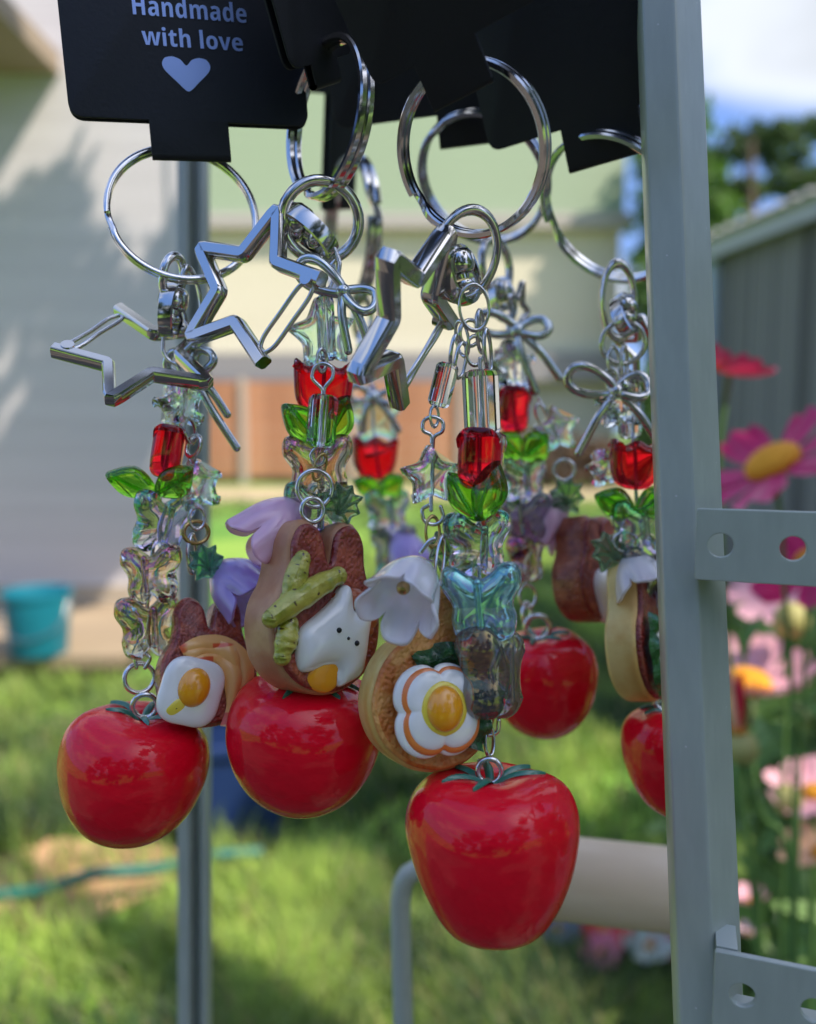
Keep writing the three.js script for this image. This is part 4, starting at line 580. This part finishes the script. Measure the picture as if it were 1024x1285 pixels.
// ------------------------------------------------------------------ keychain at the left, fried egg on bunny toast
{
  const d = 0.163, K = keychain('leftmost keychain, bunny toast with fried egg and ham, flat tilted star clasp', 167, 1068, d);
  piece(K, 'split_ring', splitRing(0.042, 0.034, 195), M.steelBright, frame(230, 268, d, [93, 6], [-6, -82], -1));
  link(K, 'connector_ring', 217, 347, d - 0.001, 19, 25, 6, 50, -10);
  piece(K, 'swivel', swivel(1.25), M.steel, turned(216, 385, d, 15, 20, 175));
  link(K, 'oval_link', 240, 378, d + 0.002, 13, 40, 5, 30, 5, M.steel);
  starClasp(K, [[148, 388], [72, 437], [137, 500], [266, 482], [262, 408]], [0, 1, 2, 3, 4], d - 0.003, -1, 7.5, 0);
  wire(K, 'hook_wire', [[205, 425], [205, 440], [212, 452], [222, 458], [228, 470]], 2.6, d + 0.001);
  bowCharm(K, { k: [247, 470], l: [212, 450], r: [262, 442], t1: [297, 562], t2: [285, 520], d: d + 0.003, w: 5.5 });
  bead(K, 'star_bead', starBead(36, 34), M.clearAB, 226, 508, d, 40, 10, 1);
  wire(K, 'head_pin', [[228, 470], [224, 505], [212, 565], [203, 610], [196, 660], [188, 720], [182, 790], [176, 826]], 2.6, d);
  bead(K, 'tulip_bead', tulipBead(40), M.red, 211, 565, d, 86, -10, 0.92);
  bead(K, 'leaf_bead', leafBead(54, 56, 30), M.green, 197, 618, d, -20, 0, 1.12, 20);
  bead(K, 'butterfly_bead', butterfly(38), M.smokeAB, 202, 656, d, 35, -6, 0.98, 12);
  bead(K, 'butterfly_bead', butterfly(42), M.goldAB, 191, 722, d, -30, 5, 0.94);
  bead(K, 'butterfly_bead', butterfly(42), M.goldAB, 186, 788, d, 25, 4, 0.98);
  wire(K, 'pin_loop', [[171, 838], [170, 826], [178, 818], [188, 826], [182, 838]], 2.6, d);
  link(K, 'jump_ring', 175, 851, d, 18, 18, 3, 10);
  link(K, 'chain_link', 238, 540, d, 9, 16, 3.2, 40, 10); link(K, 'chain_link', 243, 560, d, 10, 14, 3, -40, -20);
  bead(K, 'star_bead', starBead(36, 28), M.clearAB, 248, 609, d + 0.002, 35, 12, 1);
  link(K, 'chain_link', 247, 650, d, 10, 14, 3, 20); link(K, 'chain_link', 246, 668, d, 16, 14, 3, 20, 0, M.brass); link(K, 'chain_link', 241, 695, d, 8, 24, 3, 50);
  bead(K, 'pressed_leaf_bead', pressedLeaf(0.85), M.tealGlass, 259, 706, d, 15, 15);
  bead(K, 'bell_flower', bell(75, 40, 0.15), M.lilacMilk, 296, 732, d + 0.003, 0, 48, 1, -20);
  const F = turned(259, 852, d + 0.001, -4, 14, 2, 1.18), b = piece(K, 'bunny_toast', bunnySide(38), M.crumbRed, F);
  piece(b, 'toasted_face', bunnyFace(38), M.crumbRed, F);
  const hamPts = (r, y) => [[-30 * r, 24 + y, 24], [-10 * r, 34 + y, 27], [14 * r, 32 + y, 28], [32 * r, 12 + y, 27], [34 * r, -14 + y, 26], [24 * r, -38 + y, 24]];
  piece(b, 'ham_slice', merge([frill(hamPts(1, 0), 18, 4, 2), frill(hamPts(0.82, -6), 17, 5, 2.5), frill(hamPts(0.62, -14), 17, 5, 2)]), M.ham, F);
  const E = turned(240, 868, d - 0.0064, 2, 12, -14);
  piece(b, 'egg_white', puff(lobed(45, 4, 0.07, 45, 0.92), 11, 2.6), M.eggWhite, E);
  piece(b, 'egg_yolk', mv(new THREE.SphereGeometry(20, 28, 18), 0, 6, 9, 0, 0, 0, [1, 1.22, 0.7]), M.yolk, E);
  piece(b, 'yolk_drip', mv(puff(outline([[0, 16], [10, 8], [8, -10], [0, -16], [-10, -10], [-8, 8]]), 5), -14, -22, 6, 12, 0, -25), M.yolkPale, E);
  tomato(K, 167, 972, 180, 168, d, 22, -7, 1);
}
// ------------------------------------------------------------------ second from the left, rice animal and asparagus
{
  const d = 0.158, K = keychain('keychain with asparagus, white animal-shaped egg and pink flower, star clasp facing front', 382, 1028, d);
  piece(K, 'split_ring', splitRing(0.05, 0.055, 250), M.steel, frame(411, 150, d, [44, -10], [12, -99], 1));
  link(K, 'connector_ring', 403, 277, d - 0.001, 49, 47, 7.5, 14, 0, M.steel);
  piece(K, 'swivel', swivel(1.5), M.steel, turned(383, 286, d - 0.001, 20, -20, -135));
  starClasp(K, [[352, 262], [249, 306], [238, 434], [330, 446], [400, 356]], [0, 1, 2, 3, 4], d - 0.003, 1, 8.5, 3);
  bowCharm(K, { k: [431, 367], l: [376, 333], r: [471, 383], t1: [437, 440], t2: [463, 432], d: d - 0.004, w: 6, fat: 17 });
  wire(K, 'hook_wire', [[420, 312], [426, 330], [425, 345], [430, 360]], 2.8, d - 0.002);
  link(K, 'chain_link', 415, 345, d, 8, 20, 3, 50, -20);
  bead(K, 'star_bead', starBead(46, 26), M.clearAB, 404, 420, d + 0.002, 20, 8, 1);
  bead(K, 'tube_bead', tubeBead(24, 80), M.clear, 409, 412, d - 0.0005, 0, 2);
  bead(K, 'tulip_bead', tulipBead(), M.red, 406, 486, d + 0.002, -6, -3, 1.0);
  wire(K, 'head_pin', [[409, 380], [408, 440], [406, 500], [402, 560], [400, 640], [398, 690]], 2.6, d + 0.002);
  bead(K, 'leaf_bead', leafBead(58, 56, 54), M.green, 402, 560, d + 0.002, 10, 4, 1.22);
  link(K, 'chain_link', 404, 452, d - 0.003, 7, 14, 3.2, 30);
  wire(K, 'eye_pin', [[405, 497], [404, 488], [392, 474], [396, 460], [406, 456], [417, 462], [417, 474], [408, 486], [406, 498], [404, 530], [402, 556]], 2.6, d - 0.0035);
  bead(K, 'tube_bead', tubeBead(38, 66), M.clear, 404, 528, d - 0.0035, 10, -5);
  wire(K, 'pin_loop', [[404, 556], [398, 560], [390, 572], [396, 584], [406, 580], [409, 566]], 2.5, d - 0.0035);
  link(K, 'chain_link', 401, 586, d - 0.004, 8, 17, 2.8, 25, -18, M.brass);
  bead(K, 'butterfly_bead', butterfly(38), M.goldAB, 400, 588, d + 0.002, 5, 3, 1.07);
  bead(K, 'butterfly_bead', butterfly(38), M.smokeAB, 398, 645, d + 0.002, 15, 0, 1.01);
  link(K, 'jump_ring', 395, 613, d - 0.0045, 22, 23, 3, 8); link(K, 'jump_ring', 392, 640, d - 0.005, 14, 15, 3.4, 12);
  bead(K, 'pressed_leaf_bead', pressedLeaf(1.0), M.leafGlass, 428, 633, d - 0.002, 15, -30);
  bead(K, 'bell_flower', bell(98, 42, 0.1), M.pinkMilk, 348, 660, d - 0.001, 0, -52, 1, -8);
  const F = turned(392, 790, d - 0.004, 2, 34, 2, 1.58), b = piece(K, 'bunny_toast', bunnySide(44), M.crust, F);
  piece(b, 'toasted_face', bunnyFace(44), M.crumbRed, F);
  const G = turned(392, 775, d - 0.012, 0, 0, 0), q = (x, y, z = 0) => [x - 392, 775 - y, -16 - 0.67 * (x - 413) + z];
  piece(b, 'asparagus_spear', knobbly([q(343, 776, 2), q(375, 752, 10), q(400, 735, 10), q(424, 722, 4)], 15, 2), M.asparagus, G);
  piece(b, 'asparagus_spear', knobbly([q(379, 701, 2), q(372, 722, 4), q(362, 752, 2)], 13, 5), M.asparagus, G);
  piece(b, 'asparagus_spear', knobbly([q(365, 782, 0), q(361, 800, 2), q(356, 822, 0)], 13, 8), M.asparagus, G);
  const E = turned(418, 805, d - 0.0095, 4, 30, 0), e = (x, y) => [(x - 418) * 1.15, 805 - y];
  const body = outline([e(371, 815), e(376, 790), e(396, 772), e(414, 755), e(424, 738), e(432, 734), e(438, 742), e(441, 764), e(449, 766), e(455, 756), e(462, 756), e(466, 768), e(463, 792), e(460, 822), e(454, 846), e(436, 858), e(424, 860), e(420, 838), e(404, 836), e(388, 842), e(376, 838)], true, 0.5);
  piece(b, 'animal_shaped_egg', inflate(body, 20, 34, 26, 0, -8), M.eggWhite, E);
  for (const [x, y, r, n] of [[415, 790, 3.5, 'eye'], [438, 806, 3.5, 'eye'], [427, 800, 2.3, 'nose']]) piece(b, n, mv(new THREE.SphereGeometry(r, 12, 8), (x - 418) * 1.15, 805 - y, 19.4), M.black, E);
  piece(b, 'egg_yolk', puff(outline([e(388, 842), e(404, 832), e(421, 824), e(425, 836), e(425, 858), e(412, 868), e(396, 864), e(386, 855)]), 12, 2.3), M.yolk, turned(418, 805, d - 0.0090, 4, 30, 0));
  piece(b, 'bacon_strip', merge([knobbly([q(425, 752, -2), q(448, 750, 0), q(462, 758, 0)], 13, 4), knobbly([q(456, 762, 0), q(466, 775, 0), q(464, 792, 0)], 11, 6)]), M.bacon, G);
  tomato(K, 382, 932, 196, 170, d + 0.002, 22, -2, 2);
}
// ------------------------------------------------------------------ front keychain, flower-shaped egg
{
  const d = 0.145, K = keychain('front keychain with white bell flower, flower-shaped egg toast and blue butterfly bead', 618, 1183, 0.14);
  piece(K, 'split_ring', splitRing(0.05, 0.05, 215), M.steel, frame(591, 190, d + 0.002, [88, -14], [-13, -108], 1));
  link(K, 'connector_ring', 585, 320, d, 40, 54, 7, 20, -14, M.steel);
  piece(K, 'swivel', swivel(1.35), M.steel, turned(578, 340, d + 0.001, 10, 40, -160));
  starClasp(K, [[562, 286], [490, 328], [448, 475], [503, 504], [566, 412]], [0, 1, 2, 3, 4], d - 0.003, -1, 9.5, 3);
  link(K, 'jump_ring', 595, 386, d - 0.002, 19, 28, 3, 15, 6);
  for (const [x, y, rx, ry, yaw, rl] of [[590, 418, 17, 16, 40, 0], [603, 416, 9, 26, 60, 4], [580, 425, 10, 22, -40, 10], [596, 440, 12, 18, 20, 0], [578, 452, 10, 22, 50, -8], [612, 440, 8, 26, 60, 5], [570, 440, 8, 20, 60, -8]]) link(K, 'chain_link', x, y, d, rx, ry, 2.8, yaw, rl);
  bead(K, 'tube_bead', tubeBead(29, 56), M.clear, 556, 483, d, 10, -14);
  link(K, 'chain_link', 545, 522, d, 6, 13, 3, 30);
  wire(K, 'eye_pin', [[542, 556], [541, 546], [531, 540], [532, 528], [543, 523], [555, 529], [555, 541], [545, 548], [543, 560], [541, 600], [541, 640]], 2.6, d);
  bead(K, 'star_bead', starBead(40, 30), M.clearAB, 540, 598, d, 18, 4, 1.0);
  wire(K, 'pin_loop', [[538, 634], [530, 640], [533, 654], [546, 658], [556, 650], [553, 636]], 2.6, d);
  link(K, 'chain_link', 543, 667, d, 10, 19, 2.8, 30, 0, M.brass); link(K, 'chain_link', 552, 705, d - 0.001, 7, 32, 2.8, 45, -6); link(K, 'jump_ring', 566, 682, d + 0.002, 14, 14, 2.6, 20, 0, M.brass);
  bead(K, 'pressed_leaf_bead', pressedLeaf(0.95), M.leafGlass, 560, 690, d + 0.004, 25, 30);
  bead(K, 'tube_bead', tubeBead(46, 84), M.clear, 604, 506, d, 15, 3);
  bead(K, 'tulip_bead', tulipBead(50), M.red, 604, 574, d, 82, -4, 1.06);
  wire(K, 'head_pin', [[602, 450], [604, 510], [603, 575], [602, 630], [600, 690], [605, 760], [615, 850], [616, 905]], 2.6, d);
  bead(K, 'leaf_bead', leafBead(62, 58, 64), M.green, 602, 654, d - 0.001, -22, 4, 1.25);
  bead(K, 'butterfly_bead', butterfly(42), M.smokeAB, 598, 684, d, 30, 6, 1.07, 14);
  bead(K, 'butterfly_bead', butterfly(38), M.blueAB, 606, 757, d - 0.002, -14, 3, 1.24, 8);
  bead(K, 'butterfly_bead', butterfly(42), M.darkAB, 616, 846, d, 66, 0, 1.44);
  wire(K, 'pin_loop', [[614, 896], [604, 902], [603, 914], [612, 922], [624, 918], [626, 904]], 3, d);
  link(K, 'chain_link', 614, 930, d - 0.001, 7, 18, 3.2, 40); 
  const W = bead(K, 'bell_flower', bell(104, 44, 0.26, 5, 4), M.milk, 514, 736, 0.137, 0, -28, 1, -46);
  piece(W, 'stamen_bead', new THREE.SphereGeometry(9, 18, 12), M.brass, turned(506, 738, 0.1345));
  wire(K, 'hook_wire', [[528, 693], [538, 680], [545, 676]], 3, 0.140);
  const F = turned(536, 880, d + 0.004, -3, 20, -22, 1.66), b = piece(K, 'bunny_toast', bunnySide(34), M.crustYellow, F);
  piece(b, 'toasted_face', bunnyFace(34), M.crumbGold, F);
  const G = turned(550, 890, d - 0.002, 0, 14, 0);
  piece(b, 'lettuce_leaf', merge([frill([[-28, 52, 0], [-6, 66, 3], [20, 68, 3], [44, 58, 0]], 30, 6, 2), frill([[40, 56, 0], [54, 20, 2], [54, -14, 2], [44, -48, 0]], 28, 6, 3)]), M.lettuce, G);
  const E = turned(547, 891, d - 0.0045, 2, 16, 0, 1.13);
  piece(b, 'egg_rim', mv(puff(petalled(54, 50, 0.94), 8, 3), 0, 0, 0), M.eggWhite, E);
  piece(b, 'egg_band', mv(puff(petalled(50.5, 50, 0.94), 8, 3), 4, 0, 3.2), M.orangeRim, E);
  piece(b, 'egg_white', mv(puff(petalled(46, 50, 0.94), 9, 2.6), 5, 1, 5.5), M.eggWhite, E);
  piece(b, 'yolk_halo', mv(puff(lobed(29, 2, 0.05, 90), 8, 3), 6, 2, 9), M.yolkPale, E);
  piece(b, 'egg_yolk', mv(new THREE.SphereGeometry(21, 30, 20), 6, 2, 15, 0, 0, 0, [0.98, 1.18, 0.62]), M.yolk, E);
  tomato(K, 618, 1070, 217, 200, 0.14, 20, 1, 3);
}
// ------------------------------------------------------------------ behind the front one, brown toast turned sideways
{
  const d = 0.205, K = keychain('keychain behind the front one, silver bow and brown toast seen from the side', 684, 930, d);
  piece(K, 'split_ring', splitRing(0.05, 0.045, 130), M.steel, frame(606, 226, d, [78, 6], [-6, -80], 1));
  link(K, 'connector_ring', 622, 335, d, 26, 34, 6, 50, 10, M.steel); piece(K, 'swivel', swivel(1.0), M.steel, turned(630, 372, d, 10, 40, -160));
  starClasp(K, [[655, 352], [640, 372], [638, 420], [650, 430], [664, 392]], [0, 1, 2, 3, 4], d + 0.004, -1, 8, 2);
  bowCharm(K, { k: [648, 416], l: [600, 402], r: [687, 410], t1: [672, 492], t2: [702, 474], d: d - 0.002, w: 5.5, fat: 13 });
  bead(K, 'star_bead', starBead(36, 34), M.clear, 640, 462, d, 40, 8); 
  wire(K, 'head_pin', [[636, 430], [645, 510], [652, 560], [658, 640], [660, 730]], 2.4, d);
  bead(K, 'tulip_bead', tulipBead(46), M.red, 646, 512, d, 84, -4, 0.8); bead(K, 'leaf_bead', leafBead(42, 42, 40), M.green, 652, 575, d, 20, -4, 1.1);
  bead(K, 'butterfly_bead', butterfly(40), M.smokeAB, 656, 604, d, 30, 4, 0.77); bead(K, 'butterfly_bead', butterfly(40), M.darkAB, 660, 652, d, -20, 4, 0.79); bead(K, 'butterfly_bead', butterfly(40), M.goldAB, 660, 702, d, 60, 4, 0.75);
  link(K, 'jump_ring', 662, 748, d, 11, 14, 2.6, 20); link(K, 'chain_link', 661, 770, d, 8, 13, 3, 50);
  link(K, 'chain_link', 680, 520, d, 8, 14, 2.6, 30, 20); bead(K, 'star_bead', starBead(34, 26), M.clearAB, 698, 540, d, 20, 12, 0.95);
  wire(K, 'head_pin', [[676, 500], [688, 525], [703, 560]], 2, d); link(K, 'jump_ring', 708, 590, d, 13, 13, 2.4, 10);
  bead(K, 'pressed_leaf_bead', pressedLeaf(0.85), M.leafGlass, 711, 623, d, 15, -10);
  bead(K, 'bell_flower', bell(70, 32, 0.2), M.pinkMilk, 686, 648, d + 0.004, 0, -40, 1, -10);
  const F = turned(738, 732, d, 0, 56, 4, 0.98), b = piece(K, 'bunny_toast', bunnySide(44), M.crust, F); b.material = M.crumb;
  piece(b, 'toasted_face', bunnyFace(44), M.crumbRed, F);
  piece(b, 'egg_white', mv(puff(lobed(34, 3, 0.12, 20, 0.9), 14, 2.4), 4, -14, 26), M.eggWhite, F);
  tomato(K, 682, 858, 136, 132, d, 20, 5, 4);
}
// ------------------------------------------------------------------ at the right, half behind the upright
{
  const d = 0.185, K = keychain('rightmost keychain, yellow toast edge-on, half hidden behind the grey upright', 850, 1032, d);
  piece(K, 'split_ring', splitRing(0.045, 0.04, 205), M.steelBright, frame(766, 264, d, [86, 10], [-8, -90], 1));
  link(K, 'connector_ring', 776, 378, d - 0.001, 22, 46, 6.5, 25, 4, M.steel); piece(K, 'swivel', swivel(1.15), M.steel, turned(784, 392, d, 50, 20, -150));
  link(K, 'jump_ring', 782, 430, d, 28, 26, 3.4, 20, 0, M.steel);
  starClasp(K, [[806, 398], [850, 425], [845, 500], [800, 470], [770, 432]], [0, 4, 3, 2, 1], d + 0.006, 1, 7, 2);
  bowCharm(K, { k: [772, 492], l: [712, 470], r: [812, 482], t1: [726, 568], t2: [830, 560], d: d - 0.002, w: 5.8, fat: 17, mat: M.steel });
  for (const [x, y, rx, ry, yaw] of [[770, 452, 9, 16, 40], [784, 456, 7, 22, 60], [768, 476, 9, 14, -30], [790, 490, 6, 26, 50]]) link(K, 'chain_link', x, y, d, rx, ry, 2.6, yaw, 4, M.steel);
  bead(K, 'star_bead', starBead(34, 34), M.clear, 778, 508, d, 40, 5); bead(K, 'tube_bead', tubeBead(30, 70), M.clear, 790, 515, d, 0, 2);
  wire(K, 'head_pin', [[786, 470], [792, 520], [796, 590], [800, 640], [806, 700]], 2.4, d);
  bead(K, 'tulip_bead', tulipBead(), M.red, 797, 581, d, 22, -4, 0.86); bead(K, 'leaf_bead', leafBead(50, 50, 30), M.green, 797, 645, d, 0, 0, 1.08);
  bead(K, 'star_bead', starBead(26, 22), M.clearAB, 757, 588, d + 0.003, 50, 15);
  bead(K, 'butterfly_bead', butterfly(38), M.smokeAB, 806, 662, d, 20, 4, 0.91); bead(K, 'butterfly_bead', butterfly(38), M.darkAB, 818, 720, d, 30, 4, 0.91);
  link(K, 'chain_link', 776, 650, d, 9, 14, 2.6, 30); link(K, 'jump_ring', 784, 680, d - 0.001, 14, 12, 2.4, 10);
  bead(K, 'pressed_leaf_bead', pressedLeaf(0.95), M.leafGlass, 766, 692, d, 25, 20);
  bead(K, 'bell_flower', bell(70, 34, 0.2), M.milk, 800, 722, d - 0.001, 0, 25, 1, -30);
  const F = turned(802, 815, d, 0, 70, 3, 1.28), b = piece(K, 'bunny_toast', bunnySide(32), M.crustYellow, F);
  piece(b, 'toasted_face', bunnyFace(32), M.crumbRed, F);
  piece(b, 'lettuce_leaf', frill([[-20, 30, 24], [-28, 8, 26], [-26, -16, 26], [-12, -36, 24]], 30, 6, 3), M.lettuce, F);
  piece(b, 'egg_white', mv(puff(lobed(30, 4, 0.1, 45), 10, 2.6), 8, -4, 22), M.eggWhite, F);
  tomato(K, 849, 954, 132, 138, d, 16, 6, 5);
}
// ------------------------------------------------------------------ farthest, between the two in front
{
  const d = 0.25, K = keychain('farthest keychain, blurred red tulip bead between the two nearer keychains', 535, 930, d);
  piece(K, 'split_ring', splitRing(0.05, 0.05, 20), M.steel, frame(440, 292, d, [28, -4], [2, -92], 1));
  link(K, 'connector_ring', 455, 400, d, 14, 26, 5, 40, 0, M.steel); piece(K, 'swivel', swivel(0.8), M.steel, turned(460, 430, d, 0, 30, 180));
  bowCharm(K, { k: [468, 500], l: [438, 492], r: [505, 498], t1: [455, 540], t2: [500, 540], d: d - 0.002, w: 4.5, fat: 10 });
  bead(K, 'star_bead', starBead(42, 26), M.clearAB, 470, 522, d, 10, 6); bead(K, 'tulip_bead', tulipBead(), M.red, 470, 573, d, 10, -2, 0.76);
  bead(K, 'leaf_bead', leafBead(44, 44, 30), M.green, 476, 618, d, 0, 0, 0.82); bead(K, 'butterfly_bead', butterfly(38), M.smokeAB, 486, 645, d, 30, 2, 0.75); bead(K, 'butterfly_bead', butterfly(38), M.darkAB, 494, 690, d, -30, 2, 0.75); bead(K, 'butterfly_bead', butterfly(38), M.smokeAB, 502, 735, d, 30, 2, 0.75);
  wire(K, 'head_pin', [[466, 480], [470, 560], [486, 650], [505, 760], [515, 800]], 2, d);
  bead(K, 'bell_flower', bell(56, 26, 0.15), M.lilacMilk, 510, 690, d - 0.003, 0, 20, 1, -10);
  tomato(K, 528, 862, 116, 118, d, 8, 4, 6);
}
renderer.render(scene, camera);
